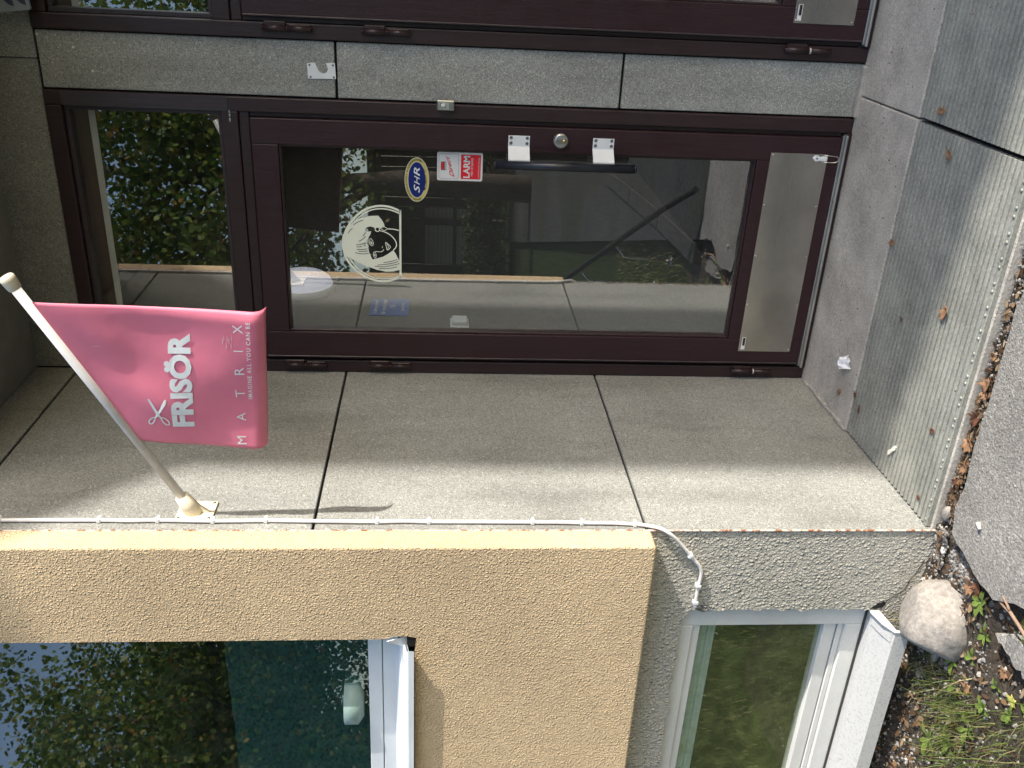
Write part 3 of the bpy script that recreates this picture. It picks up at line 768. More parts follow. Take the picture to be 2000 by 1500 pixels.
# logo of a woman's head cut from cream film
LG = B(); YL = .0032
for k, w_ in (('ring1', .0042), ('ring2a', .0026), ('ring2b', .0026), ('bar', .0042), ('jaw', .002), ('neck', .002), ('nose', .0014), ('nost', .001), ('brow1', .0014), ('brow2', .001), ('mouth2', .0012)):
    pts = LOGO[k] if k == 'bar' else smooth2d(LOGO[k], 4)
    for q in ribbon2d(pts, w_ * 1.75): LG.poly([(u, YL, v) for u, v in q])
for k, w_ in (('ear', .0022), ('dia', .0018), ('eye1', .0014), ('eye2', .0014), ('mouth', .0016)):
    for q in ribbon2d(smooth2d(LOGO[k], 3, True) if k != 'dia' else LOGO[k], w_ * 1.5, True): LG.poly([(u, YL, v) for u, v in q])
LG.poly([(u, YL, v) for u, v in LOGO['pup1']]); LG.poly([(u, YL, v) for u, v in LOGO['pup2']])
hair = LOGO['hair']
LG.prism([hair], XZ, YL + .0003, None)
lg = LG.link('logo_sticker', FILM, door, normals=False)
b = B()
for k in LOGO:
    if k.startswith('strand'):
        for q in ribbon2d(smooth2d(LOGO[k], 4), .0021): b.poly([(u, YL - .0005, v) for u, v in q])
b.link('hair_strand', FILM_D, lg)
# oval sticker
cx, cz = .7375, 1.510
st = B().prism([ell(cx, cz, .0775, .0425)], XZ, .0030, .0038).link('oval_sticker', YELLOW, door)
b = B(); b.prism([ell(cx, cz, .0775, .0425), ell(cx, cz, .0760, .0412)], XZ, .0026, None); b.prism([ell(cx, cz, .0635, .0315), ell(cx, cz, .0615, .0298)], XZ, .0026, None)
b.link('white_rim', STICKER, st)
b = B(); b.prism([ell(cx, cz, .0617, .0300)], XZ, .0025, None); b.link('blue_field', BLUE, st)
lettering([('S', cx - .045, cx - .016, cz - .0095, cz - .0095, .0195, dict(shear=.35, bold=.012)), ('H', cx - .017, cx + .015, cz - .0095, cz - .0095, .0185, dict(shear=.35, bold=.0)), ('R', cx + .013, cx + .043, cz - .0095, cz - .0095, .0195, dict(shear=.3, bold=.012))],
          lambda u, v: (u, .0018, v), PRINT_W, st)
ring_txt = []
V, F = [], []
def ring_letters(s, a0, a1, out):
    for i, ch in enumerate(s):
        if ch == ' ': continue
        a = math.radians(a0 + (a1 - a0) * (i + .5) / len(s))
        v, f = text_tris(ch, bold=.01); v = (v - [v[:, 0].mean(), 0]) * .0085
        px, pz = cx + .0668 * math.cos(a), cz + .0338 * math.sin(a)
        tx, tz = -.0668 * math.sin(a), .0338 * math.cos(a)
        L_ = math.hypot(tx, tz); tx, tz = tx / L_, tz / L_
        if out: tx, tz = -tx, -tz
        n0 = len(V)
        for x, y in v: V.append((px + tx * x - tz * y - .5, .0018, pz + tz * x + tx * y))
        F.extend([tuple(q + n0 for q in p) for p in f])
ring_letters('SVERIGES HÅRTERAPEUTERS RIKSORGANISATION', 205, -25, True)
n_ = len(V)
ring_letters('MEDLEMSKAP 2012', 238, 312, False)
pydata('rim_lettering', V, F, FILM_D, st, kind='stuff')
# alarm sticker
x0, x1, z0, z1 = .7385, .8365, 1.2835, 1.4405
st = B().prism([rrect(x0, x1, z0, z1, .006)], XZ, .0030, .0038).link('alarm_sticker', STICKER, door)
b = B(); b.prism([rrect(x0 + .007, x1 - .007, 1.290, 1.3585, .003)], XZ, .0024, None); b.link('red_field', RED, st)
b = B(); b.prism([rrect(x0 + .006, x1 - .006, 1.3665, 1.4345, .005), rrect(x0 + .0068, x1 - .0068, 1.3673, 1.4337, .0045)], XZ, .0024, None)
b.link('thin_outline', SCREW, st)
b = B().box(.775, .8035, .0018, .0026, 1.4095, 1.4275); b.link('black_block', FILM_D, st)
b = B()
for k in range(3): b.box(.7766 + k * .0088, .7840 + k * .0088, .0012, .00175, 1.4175, 1.4262)
b.link('red_square', RED, st)
B().box(.7762, .8022, .0012, .00175, 1.4112, 1.4142).link('white_bar', STICKER, st)
lettering([('Direct', .752, .822, 1.380, 1.400, .0145, dict(shear=.4, bold=.005))], lambda u, v: (u, .0018, v), RED, st, 'red_lettering')
lettering([('LARM', .7495, .8255, 1.3285, 1.3285, .0205, dict(bold=.03))], lambda u, v: (u, .0018, v), STICKER, st, 'white_lettering')
lettering([('MED ÅTGÄRD', .7565, .8185, 1.3165, 1.3165, .0072, dict()), ('LARMCENTRAL', .750, .822, 1.2945, 1.2945, .0042, dict())],
          lambda u, v: (u, .0018, v), STICKER, st, 'white_lettering')

# ------------------------------------------------------------ small things on the door wall
t = thing('bell_push', 'small metal box with a white button on the strip edge beside the sticker pane', 'doorbell', (1.0, -.013, 1.41))
B().box(.980, 1.013, -.032, -.0125, 1.386, 1.4435, .003).link('housing', ALU, t)
B().lathe([(.0062, 0), (.006, .003), (.003, .0042)], (.9975, -.032, 1.4225), (0, -1, 0), 16).link('button', WHITE_MET, t)
B().box(.982, 1.011, -.0385, -.0325, 1.387, 1.402, .001).link('lower_cap', CHROME, t)
t = thing('wall_plate', 'white metal plate with a broken bite out of one side, on the speckled strip', 'plate', (1.09, 0, 1.82))
b = B(); b.prism([[(1.064, 1.775), (1.062, 1.865), (1.1105, 1.8675), (1.1125, 1.842), (1.0855, 1.829), (1.0815, 1.8225), (1.0795, 1.815), (1.083, 1.805), (1.094, 1.7995), (1.1125, 1.806), (1.1145, 1.777)]], XZ, -.0036, -.0006)
b.link('plate', WHITE_MET, t)
for x, z in ((1.069, 1.782), (1.068, 1.857), (1.107, 1.784), (1.1055, 1.859)):
    B().lathe([(.0036, 0), (.0034, .0012), (.001, .0014)], (x, -.0036, z), (0, -1, 0), 10).link('screw', SCREW, t)
t = thing('hanging_sign', 'pale grey blue sign plate with dark rounded marks, cut off above the second door', 'sign', (1.45, -.06, 2.69))
R = Matrix.Translation((1.242, -.062, 2.685)) @ Matrix.Rotation(math.radians(-7), 4, 'Y') @ Matrix.Translation((-1.242, .062, -2.685))
def tilt(u, v, d): return tuple(R @ Vector((u, d, v)))
B().prism([rrect(1.242, 1.70, 2.684, 3.02, .006)], tilt, -.068, -.058).link('plate', SIGNGREY, t)
for zz in (2.694, 2.731):
    b = B(); b.prism([[(1.2555, zz), (1.30, zz), (1.30, zz + .03), (1.273, zz + .0235), (1.262, zz + .014)]], tilt, -.0695, -.0682); b.link('mark', SIGNMARK, t)
B().box(1.40, 1.43, -.0575, -.001, 2.80, 2.83).link('bracket', SCREW, t)

# ------------------------------------------------------------ flag and its pole
n_f = Vector((.14, 1, 0)).normalized(); tow = -n_f
PB, PT = Vector((.012, -.957, 2.1165)), Vector((.733, -1.0576, 2.447))
pd = (PT - PB).normalized()
t = thing('flag_pole', 'thin white pole slanting out from an ivory bracket on the side wall', 'flagpole', (0, -.957, 2.1))
B().cyl(PB + pd * .02, PT - pd * .004, .0122, n=20).link('pole', POLE, t)
b = B().lathe([(.0146, 0), (.0165, .004), (.0185, .026), (.0185, .034), (.015, .038), (.004, .0385)], PT - pd * .03, pd, 20)
b.link('cap', IVORY, t)
bk = thing('bracket_origin', None, None); bpy.data.objects.remove(bk)
b = B(); b.prism([rrect(-.996, -.9, 2.058, 2.160, .006)], YZ, .0005, .0065)
b.cyl((.004, -.9545, 2.1125), PB + pd * .058, .026, .0195, n=20)
b.prism([[(.005, 2.066), (.048, 2.12), (.005, 2.15)]], lambda u, v, d: (u, d, v), -.960, -.952)
bk = b.link('bracket', IVORY, t)
for y in (-.987, -.909):
    for z in (2.067, 2.151):
        B().lathe([(.0045, 0), (.0042, .0015), (.001, .002)], (.0065, y, z), (1, 0, 0), 10).link('screw', SCREW, bk)
# cloth
C00, C10, C11, C01 = Vector((.262, 2.2455)), Vector((.672, 2.4185)), Vector((.6445, 1.861)), Vector((.236, 1.890))
BASE = -.955
def flag_pt(X, Z, off=0.):
    # inverse of the bilinear patch
    s, q = (X - .25) / .4, .5
    for _ in range(8):
        p = C00 * (1 - s) * (1 - q) + C10 * s * (1 - q) + C11 * s * q + C01 * (1 - s) * q
        ds = (C10 - C00) * (1 - q) + (C11 - C01) * q; dq = (C01 - C00) * (1 - s) + (C11 - C10) * s
        e = Vector((X, Z)) - p; det = ds.x * dq.y - ds.y * dq.x
        s += (e.x * dq.y - e.y * dq.x) / det; q += (ds.x * e.y - ds.y * e.x) / det
    return flag_sq(s, q, off)
def flag_h(s, q):
    a = min(1, q * 3)
    return .62 * a * (.012 * math.sin(3.4 * s + 2.2 * q + .4) + .007 * math.sin(7.5 * s - 5 * q + 1) + .0035 * math.sin(15 * s + 8 * q) * (1 - q) + .012 * math.exp(-((s - .72) ** 2 / .02 + (q - .22) ** 2 / .012)))
def flag_sq(s, q, off=0.):
    Lq = .356 + (.557 - .356) * s; Rr = .03
    q0 = 1 - .034 / Lq * .9
    qq = min(q, q0)
    p = C00 * (1 - s) * (1 - qq) + C10 * s * (1 - qq) + C11 * s * qq + C01 * (1 - s) * qq
    h = flag_h(s, qq) - .012 * max(0, (s - .93) / .07) ** 2 * q
    back = 0.; drop = 0.
    th = 0.
    if q > q0:
        th = (q - q0) * Lq / Rr * 1.45
        drop = Rr * math.sin(th); back = Rr * (1 - math.cos(th))
    P = Vector((p.x, BASE - .14 * p.x, p.y - drop)) + tow * (h - back)
    nn = (tow * math.cos(th) + Vector((0, 0, -1)) * math.sin(th))
    return P + nn * off
NS, NQ = 48, 60
fl_loc = Vector((.45, BASE - .063, 1.87))
V = [tuple(flag_sq(i / NS, j / NQ) - fl_loc) for j in range(NQ + 1) for i in range(NS + 1)]
F = [(j * (NS + 1) + i, j * (NS + 1) + i + 1, (j + 1) * (NS + 1) + i + 1, (j + 1) * (NS + 1) + i) for j in range(NQ) for i in range(NS)]
flag = thing('flag', 'pink vinyl flag with white lettering hanging from the slanting pole', 'flag', fl_loc)
cl = pydata('cloth', V, F, FLAG, flag, smooth=True)
so_ = cl.modifiers.new('thickness', 'SOLIDIFY'); so_.thickness = .0012; so_.offset = 0
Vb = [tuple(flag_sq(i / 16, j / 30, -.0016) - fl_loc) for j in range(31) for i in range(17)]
pydata('back_shade', Vb, [(j * 17 + i, j * 17 + i + 1, (j + 1) * 17 + i + 1, (j + 1) * 17 + i) for j in range(30) for i in range(16)], FLAG_BACK_SHADE, flag, smooth=True)  # dark sheet behind the cloth that paints its shaded rear
# hem wrapped round the pole
b = B().cyl(PB + pd * .278, PB + pd * .722, .0158, n=20, caps=False)
OFF = .0026
def onflag(u, v): return tuple(flag_pt(u, v, OFF))
lettering([('FRISÖR', .3118, .587, 2.0732, 2.0522, .0486, dict(bold=.05))], onflag, PRINT_W, cl)
lettering([(ch, a - w2, a + w2, 1.9419 - .0252 * (a - .2539) / .3623, 1.9419 - .0252 * (a - .2539) / .3623, .0235, dict())
           for ch, a, w2 in (('M', .2665, .0125), ('A', .338, .0125), ('T', .4125, .0115), ('R', .482, .0110), ('I', .541, .0016), ('X', .6035, .0125))], onflag, PRINT_W, cl)
lettering([('IMAGINE ALL YOU CAN BE', .394, .6236, 1.9134, 1.8973, .0103, dict(bold=.012, spacing=1.25))], onflag, PRINT_W, cl)
b = B()
for k in ('b1', 'b2'): b.prism([SCISSORS[k]], lambda u, v, d: onflag(u, v), 0, None)
for k in ('r1', 'r2'):
    for q in ribbon2d(smooth2d(SCISSORS[k], 4, True), .0036, True): b.poly([onflag(u, v) for u, v in q])
b.link('scissors_print', PRINT_W, cl, normals=False)
b = B()
for k in range(7):
    x, z = .558 + .012 * math.sin(k * 2.3), 1.972 - k * .004
    b.poly([tuple(flag_pt(x, z, OFF)), tuple(flag_pt(x + .018, z - .002, OFF)), tuple(flag_pt(x + .016, z - .0035, OFF)), tuple(flag_pt(x + .003, z - .0028, OFF))])
b.poly([tuple(flag_pt(.553, 2.289, OFF)), tuple(flag_pt(.5545, 2.271, OFF)), tuple(flag_pt(.552, 2.268, OFF)), tuple(flag_pt(.550, 2.286, OFF))])
b.link('scuff_mark', m_plain('scuff', (.70, .42, .48), .6), cl, normals=False, kind='stuff')

# ------------------------------------------------------------ cable with clips
t = thing('cable', 'white cable clipped along the arris of the side wall and down onto the plinth', 'cable', (0, -1.0, .86))
pts = [(.0075, -.997, 3.2), (.0075, -.998, 2.62), (.0072, -.998, 2.36), (.0075, -1.0005, 2.28), (.0072, -.998, 2.2), (.0075, -1.002, 2.05), (.0072, -.999, 1.9), (.0075, -1.003, 1.75), (.0072, -1.005, 1.596), (.0075, -1.003, 1.52), (.0072, -1.005, 1.45),
       (.0075, -1.006, 1.3), (.0072, -1.007, 1.153), (.0075, -1.008, 1.08), (.0072, -1.010, 1.011), (.0075, -1.012, .93), (.0072, -1.017, .862), (.0085, -1.026, .822), (.0085, -1.042, .786), (-.004, -1.0500, .760), (-.03, -1.0475, .733), (-.06, -1.0465, .707), (-.083, -1.0460, .688), (-.106, -1.0455, .669), (-.124, -1.0455, .655), (-.146, -1.046, .6475), (-.175, -1.046, .648), (-.20, -1.046, .650), (-.245, -1.046, .650), (-.275, -1.046, .6490)]
ss = [np.array(p) for p in pts]; sm = []
for i in range(len(ss) - 1):
    p = [ss[min(max(i + o, 0), len(ss) - 1)] for o in (-1, 0, 1, 2)]
    for q in range(4):
        u = q / 4
        sm.append(tuple(.5 * (2 * p[1] + (p[2] - p[0]) * u + (2 * p[0] - 5 * p[1] + 4 * p[2] - p[3]) * u ** 2 + (3 * p[1] - p[0] - 3 * p[2] + p[3]) * u ** 3)))
sm.append(pts[-1])
B().tube(sm, .0056, 10).link('sheath', CABLE, t)
cp = None
for z, y in ((2.627, -.998), (2.362, -.998), (2.203, -.998), (2.052, -1.002), (1.907, -.999), (1.596, -1.005), (1.45, -1.005), (1.153, -1.007), (1.011, -1.010), (.857, -1.018)):
    if cp is None:
        b = B().box(.001, .0150, y - .0072, y + .0085, z - .0055, z + .0055, .002, 2)
        b.cyl((.0150, y + .010, z), (.002, y + .010, z), .0035, n=8)
        cp = b.link('clip', WHITE_MET, t); c0 = Vector((0, y, z))
    else:
        c = cp.copy(); COL.objects.link(c); c.parent = t; c.location = (0, y - c0.y, z - c0.z)
for (x, z, a) in ((-.083, .688, 40), (-.193, .650, 0), (-.255, .650, 0)):
    Rm = Matrix.Translation((x, 0, z)) @ Matrix.Rotation(math.radians(-a), 4, 'Y')
    b = B().box(-.0055, .0055, -1.0535, -D - .001, -.0075, .009, .002, 2, mtx=Rm)
    b.link('clip', WHITE_MET, t)
b = B().tube([(-.275, -1.046, .649), (-.283, -1.045, .640), (-.290, -1.044, .620), (-.286, -1.044, .606), (-.276, -1.043, .612), (-.277, -1.035, .63)], .0032, 8)
b.link('loose_end', SCREW, t)

# ------------------------------------------------------------ window in the plinth
t = thing('basement_window', 'low white framed window in the grey plinth with a raised blind and a dirty sill', 'window', (-.8, -1.0, .1))
b = B(); Y0 = -1.0
X1 = -.300
b.box(X1 - .078, X1, Y0 - .008, Y0 + .07, .076, .676, .003)                 # right post
b.box(-1.35, X1 - .0785, Y0 - .008, Y0 + .07, .630, .676, .003)             # head
b.box(-1.35, X1 - .0785, Y0 - .008, Y0 + .07, .076, .142, .003)             # bottom rail
b.link('frame', WHITE_FR, t)
b = B()
b.box(-1.35, X1 - .0790, Y0 + .004, Y0 + .06, .604, .6295, .002)
b.box(X1 - .0885, X1 - .0790, Y0 + .004, Y0 + .06, .1625, .6035, .002)
b.box(-1.35, X1 - .0790, Y0 + .002, Y0 + .06, .1430, .1600, .002)
b.box(-1.35, X1 - .0890, Y0 + .010, Y0 + .06, .1610, .2020, .002)
b.link('sash', WHITE_FR, t)
B().box(-1.35, X1 - .0892, Y0 + .0085, Y0 + .0095, .1603, .1609).link('gasket', BLACK, t)
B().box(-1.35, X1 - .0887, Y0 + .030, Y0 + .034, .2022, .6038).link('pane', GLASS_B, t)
bl = B().box(-1.35, X1 - .095, Y0 + .050, Y0 + .075, .592, .603, .001).link('blind', BLIND, t)
for k in range(4):
    B().box(-1.35, X1 - .097, Y0 + .047 + .002 * (k % 2), Y0 + .074, .5905 - .0135 * (k + 1), .5895 - .0135 * k, .0015).link('slat', BLIND, bl)
b = B()
for x in (-.455, -.72): b.tube([(x, Y0 + .045, .60), (x - .001, Y0 + .043, .56), (x + .002, Y0 + .044, .532), (x - .004, Y0 + .044, .528)], .0012, 6)
b.link('cord', PAPER, bl)
sl_ = B()
def sprof(x):
    return [(x, -.992, .082), (x, -1.045, .0825), (x, -1.126, .0600), (x, -1.137, .0560), (x, -1.1375, .0120), (x, -1.133, .0120), (x, -1.1325, .0515), (x, -1.04, .074), (x, -.992, .074)]
for a, c in zip(sprof(-1.35), sprof(-1.35)[1:] + sprof(-1.35)[:1]):
    sl_.poly([a, c, (-.300, c[1], c[2]), (-.300, a[1], a[2])])
sl_.link('sill', SILL, t)
b = B(); b.prism([[(-1.00, .086), (-1.045, .096), (-1.100, .082), (-1.139, .0600), (-1.139, .012), (-1.132, .012), (-1.128, .05), (-1.0, .07)]], YZ, -.3015, -.2985)
b.prism([[(-1.046, .0855), (-1.130, .0605), (-1.09, .0745)]], YZ, -.345, -.302)
b.link('sill_end', SILL, t)
B().box(-1.35, -.31, -1.0115, -1.0085, .0832, .0905).link('dark_gap', MATS['crack_dark'], t)

# ------------------------------------------------------------ window in the beige wall
t = thing('shop_window', 'large dark window in the beige wall with a white metal sill and half curtain', 'window', (-1, FR, 1.5))
b = B()
b.box(-2.0, HX1 + .02, -1.052, -.98, 1.5865, 1.6275, .002)
b.box(HX1 - .004, HX1 + .03, -1.046, -.98, 1.6278, 3.0, .002)
b.link('sash', WHITE_AL, t)
b = B().box(-2.0, HX1 + .02, -1.052, -.98, 1.538, 1.5835, .002); b.link('frame', WHITE_AL, t)
B().box(-2.0, HX1 + .01, -1.046, -.985, 1.5836, 1.5864).link('gasket', SCREW, t)
B().box(-2.0, HX1 + .006, -1.028, -1.022, 1.6277, 2.99).link('pane', GLASS_T, t)
b = B()
def sp2(x): return [(x, -1.0, 1.546), (x, -1.056, 1.5455), (x, -1.100, 1.532), (x, -1.118, 1.5145), (x, -1.143, 1.5085), (x, -1.147, 1.5045), (x, -1.1475, 1.4885), (x, -1.1445, 1.4885), (x, -1.1435, 1.503), (x, -1.0, 1.535)]
for a, c in zip(sp2(-2.0), sp2(-2.0)[1:] + sp2(-2.0)[:1]): b.poly([a, c, (-.345, c[1], c[2]), (-.345, a[1], a[2])])
b.link('sill', WHITE_AL, t)
b = B(); b.prism([[(HX1 - .001, 1.567), (HX1 - .004, 1.5105), (HX1 - .041, 1.5075), (HX1 - .041, 1.519), (HX1 - .032, 1.528)]], lambda u, v, d: (u, d - (v - 1.567) * .45, v), -1.128, -1.125)
b.link('sill_end', WHITE_MET, t)
B().box(-.352, HX1 + .0065, -1.116, -1.085, 1.485, 1.509).link('dark_gap', BLACK, t)
v = []; nx = 60
for i in range(nx + 1):
    x = -2.0 + (1.69) * i / nx; y = -.955 + .006 * math.sin(x * 60)
    v += [(x, y, 1.62), (x, y, 2.072 + .002 * math.sin(x * 9))]
pydata('half_curtain', v, [(2 * i, 2 * i + 2, 2 * i + 3, 2 * i + 1) for i in range(nx)], CURTAIN, smooth=True, loc=(0, 0, 0), label='dark teal net half curtain behind the lower part of the beige wall window', cat='curtain')
for (x, r_, h_, lab) in ((-.66, .085, .06, 'pale round dish on the inner sill of the beige wall window'),):
    B().lathe([(r_ * .7, 0), (r_, h_ * .3), (r_, h_), (r_ * .93, h_), (r_ * .9, h_ * .5), (.01, h_ * .45)], (x, -.995 + r_ * .0, 1.645), (0, 0, 1), 24).link('dish', POT, loc=(x, -.995, 1.645), label=lab, cat='dish')
# ------------------------------------------------------------ inside the hairdresser's, seen through the pane
t = thing('wall_lamp', 'round opal wall lamp with a white rim on the inner side wall behind the pane', 'lamp', (.01, .86, 2.05))
B().lathe([(.150, 0), (.150, .022), (.142, .03)], (.006, .86, 2.055), (1, 0, 0), 40).link('rim', WHITE_MET, t)
B().lathe([(.140, .028), (.132, .05), (.105, .07), (.06, .082), (.01, .086)], (.006, .86, 2.055), (1, 0, 0), 40).link('diffuser', LAMPW, t)
t = thing('notice_sign', 'small blue sign with white words on the inner side wall behind the pane', 'sign', (.008, .65, 1.56))
B().box(.0065, .0095, .549, .747, 1.558, 1.728, .0006).link('plate', SIGNBLUE, t)
lettering([('I denna lokal', .570, .722, 1.696, 1.696, .018, dict()), ('får vistas högst', .562, .734, 1.660, 1.660, .018, dict()), ('15', .636, .668, 1.620, 1.620, .022, dict()), ('personer', .602, .700, 1.580, 1.580, .016, dict())],
          lambda u, v: (.0103, u, v), STICKER, t)
t = thing('switch_box', 'white switch box on the inner wall close to the door hinge stile', 'switch', (.01, .45, 1.3))
B().box(.0065, .020, .405, .51, 1.298, 1.378, .004, 2).link('base', WHITE_MET, t)
B().box(.020, .038, .42, .495, 1.305, 1.371, .006, 2).link('cover', WHITE_MET, t)

# ------------------------------------------------------------ ribbed zinc gratings
def grating(x0, x1, label):
    t = thing('grating', label, 'grating', ((x0 + x1) / 2, -.73, 0), 'ribbed gratings before the doors')
    slab(x0, x1, -1.020, -.437, -.0105, -.036, .001).link('base_sheet', ZINC_DARK, t)
    n = 25; pitch = (1.006 - .440) / n; first = None
    for k in range(n):
        yc = -.440 - pitch * (k + .5)
        if first is None:
            b = B()
            hw = pitch * .33
            prof = [(yc - hw - .002, zl(yc) - .0105), (yc - hw, zl(yc) - .0015), (yc - hw + .002, zl(yc)), (yc + hw - .002, zl(yc)), (yc + hw, zl(yc) - .0015), (yc + hw + .002, zl(yc) - .0105)]
            b.prism([prof], YZ, x0 + .003, x1 - .003)
            first = b.link('rib', ZINC, t); y_first = yc
        else:
            c = first.copy(); COL.objects.link(c); c.parent = t
            c.location = (0, yc - y_first, zl(yc) - zl(y_first))
    b = B()
    for k in range(int((x1 - x0) / .0118)):
        x = x0 + .006 + k * .0118
        if x < x1 - .006:
            bb = bmesh.new(); bmesh.ops.create_cube(bb, size=1)
            for v in bb.verts:
                y = -1.004 if v.co.y < 0 else -.442
                v.co = Vector((x + v.co.x * .0022, y, zl(y) - (.0062 if v.co.z > 0 else .0104)))
            b._merge(bb)
    cb = b.link('cross_wire', ZINC, t); cb['kind'] = 'stuff'
    b = B(); zc = zl(-1.02)
    b.prism([[(-1.008, zc + .001), (-1.021, zc + .001), (-1.0235, zc - .001), (-1.0235, zc - .034), (-1.019, zc - .034), (-1.019, zc - .004), (-1.008, zc - .004)]], YZ, x0, x1)
    b.link('edge_angle', ZINC, t)
    b = B(); x = x0 + .02; k = 0
    while x < x1 - .01:
        b.lathe([(.0052, 0), (.0048, .0022), (.002, .0036)], (x, -1.0150, zc + .001), (0, 0, 1), 8); x += .022 if k % 2 else .045; k += 1
    s_ = b.link('stud', ZINC, t); s_['kind'] = 'stuff'
    return t
grating(.004, 1.0725, 'ribbed zinc grating before the first door, touching the speckled side wall')
grating(1.082, 2.12, 'ribbed zinc grating at the photo corner before the second door')

# ------------------------------------------------------------ boulder
def rock(c, r, seed, sub=4, amp=.16, flat=None):
    b = bmesh.new(); bmesh.ops.create_icosphere(b, subdivisions=sub, radius=1)
    o = Vector((seed * 3.1, seed * 1.7, seed))
    for v in b.verts:
        d = v.co.normalized()
        k = 1 + amp * mnoise.noise(d * 1.1 + o) + amp * .35 * mnoise.noise(d * 2.7 + o) + amp * .06 * mnoise.noise(d * 9 + o)
        p = d * k
        if flat:
            for nn, h in flat:
                e = p.dot(Vector(nn).normalized()) - h
                if e > 0: p = p - Vector(nn).normalized() * e * .82
        v.co = Vector((p.x * r[0], p.y * r[1], p.z * r[2]))
    for f in b.faces: f.smooth = True
    o_ = B(); o_._merge(b, True)
    for v in o_.bm.verts: v.co += Vector(c)
    return o_
rock((-.238, -1.160, -.052), (.125, .115, .112), 3, 5, .11, [((-.75, -.35, .35), .72), ((.2, .3, .9), .85), ((.9, -.3, .1), .9)]).link('boulder', STONE, loc=(-.238, -1.16, -.13), label='round pale grey brown boulder lying against the plinth corner', cat='boulder')
# broken lump of asphalt in the bed
b = B(); b.prism([jag((-.085, -1.385), (-.04, -1.44), .012, .005, 31) + jag((-.04, -1.44), (-.02, -1.56), .012, .006, 32) + jag((-.02, -1.56), (-.12, -1.62), .012, .005, 33) + jag((-.12, -1.62), (-.105, -1.50), .012, .006, 34) + jag((-.105, -1.50), (-.085, -1.385), .012, .006, 35)], lambda u, v, d: (u, v, d + .01 * mnoise.noise(Vector((u * 40, v * 40, 0)))), -.052, -.15)
b.link('asphalt_lump', ASPHALT, loc=(-.07, -1.5, -.12), label='broken grey lump of asphalt sunk in the soil near the twig', cat='rubble')

# ------------------------------------------------------------ litter: leaves, paper, flakes
LEAFP = [(0, -.5), (.12, -.28), (.42, -.30), (.30, -.05), (.5, .12), (.26, .20), (.2, .40), (.08, .30), (0, .55), (-.1, .3), (-.24, .38), (-.24, .18), (-.48, .1), (-.28, -.06), (-.4, -.3), (-.12, -.28)]
def dry_leaf(x, y, z, s, rot, curl, mat, label, narrow=1., name='fallen_leaf', cat='leaf', group='dry leaves lying on the ground'):
    b = bmesh.new(); vs = []
    ctr = b.verts.new((0, 0, 0))
    for u, v in LEAFP: vs.append(b.verts.new((u * s * narrow, v * s, 0)))
    mid = [b.verts.new((u * s * .55 * narrow, v * s * .55, 0)) for u, v in LEAFP]
    n = len(vs)
    for i in range(n):
        b.faces.new([vs[i], vs[(i + 1) % n], mid[(i + 1) % n], mid[i]]); b.faces.new([mid[i], mid[(i + 1) % n], ctr])
    for v in b.verts:
        px, py = v.co.x / s, v.co.y / s
        v.co.z = s * (curl * (px * px * 1.6 + .5 * py * py) + .12 * mnoise.noise(Vector((px * 3 + x * 50, py * 3, rot))))
    mn = min(v.co.z for v in b.verts)
    M = Matrix.Translation((x, y, z - mn + .001)) @ Matrix.Rotation(rot, 4, 'Z')
    bmesh.ops.transform(b, matrix=M, verts=b.verts)
    o = B(); o._merge(b, True)
    for f in o.bm.faces: f.smooth = True
    ob = o.link(name, mat, loc=(x, y, z), label=label, cat=cat, group=group)
    sm_ = ob.modifiers.new('thickness', 'SOLIDIFY'); sm_.thickness = .0008
    return ob
def gz(y): return zl(y) + .0005
LV = [
 (.695, -.457, .045, .4, .9, DRYLEAF, 'small orange brown leaf at the inner edge of the first grating', .6),
 (.609, -.841, .058, 1.2, 1.1, DRYLEAF, 'curled orange leaf alone in the middle of the first grating', .6),
 (1.015, -.659, .05, 2.2, .8, DRYLEAF, 'pale brown leaf on the first grating near the joint between gratings', .5),
 (1.121, -.561, .055, .2, .8, DRYLEAF, 'brown twisted leaf on the second grating beside the joint', .45),
 (.103, -.335, .042, .9, .6, DRYLEAF, 'oval reddish brown leaf on the concrete against the speckled side wall', .55),
 (.151, -.452, .030, 2.6, .9, DRYLEAF_D, 'dark brown shrivelled leaf on the grating near the side wall, nearest the door', .6),
 (.122, -.500, .034, 1.9, .9, DRYLEAF_D, 'dark brown shrivelled leaf on the grating near the side wall, nearest the street', .6),
 (.275, -.930, .03, .3, .5, DRYLEAF_D, 'tiny dark red leaf flat on the grating towards its outer edge', .7),
 (.06, -.955, .020, 1.3, .3, DRYLEAF_D, 'round dark red leaf bit on the grating tip at the wall corner', 1.),
 (.50, -.62, .024, 2.0, .7, DRYLEAF_D, 'small dark leaf scrap midway across the first grating', .5)]
for x, y, s, r_, cu, mt, lab, nw in LV: dry_leaf(x, y, gz(y), s, r_, cu, mt, lab, nw)
for (x, y, s, r_, cu, mt, lab) in ((.571, -1.052, .034, .4, .6, DRYLEAF, 'folded tan leaf in the gutter, furthest from the boulder'), (.488, -1.060, .05, 1.4, .8, DRYLEAF, 'rust brown leaf of the gutter beside a tan one'), (.462, -1.066, .036, 2.4, .8, DRYLEAF, 'rounded tan leaf in the gutter litter under the grating edge'),
        (.385, -1.062, .05, .9, 1., DRYLEAF_D, 'dark brown rolled leaf in the gutter litter'), (.305, -1.060, .055, 2.9, .7, DRYLEAF, 'wide veined brown leaf lying over the gutter litter'), (.235, -1.066, .044, .2, .9, DRYLEAF, 'orange brown leaf near the corner end of the gutter litter'), (.18, -1.066, .040, 1.7, .9, DRYLEAF_D, 'crumpled maroon leaf near the corner end of the gutter litter')):
    dry_leaf(x, y - .004, -.048, s, r_, cu, mt, lab)
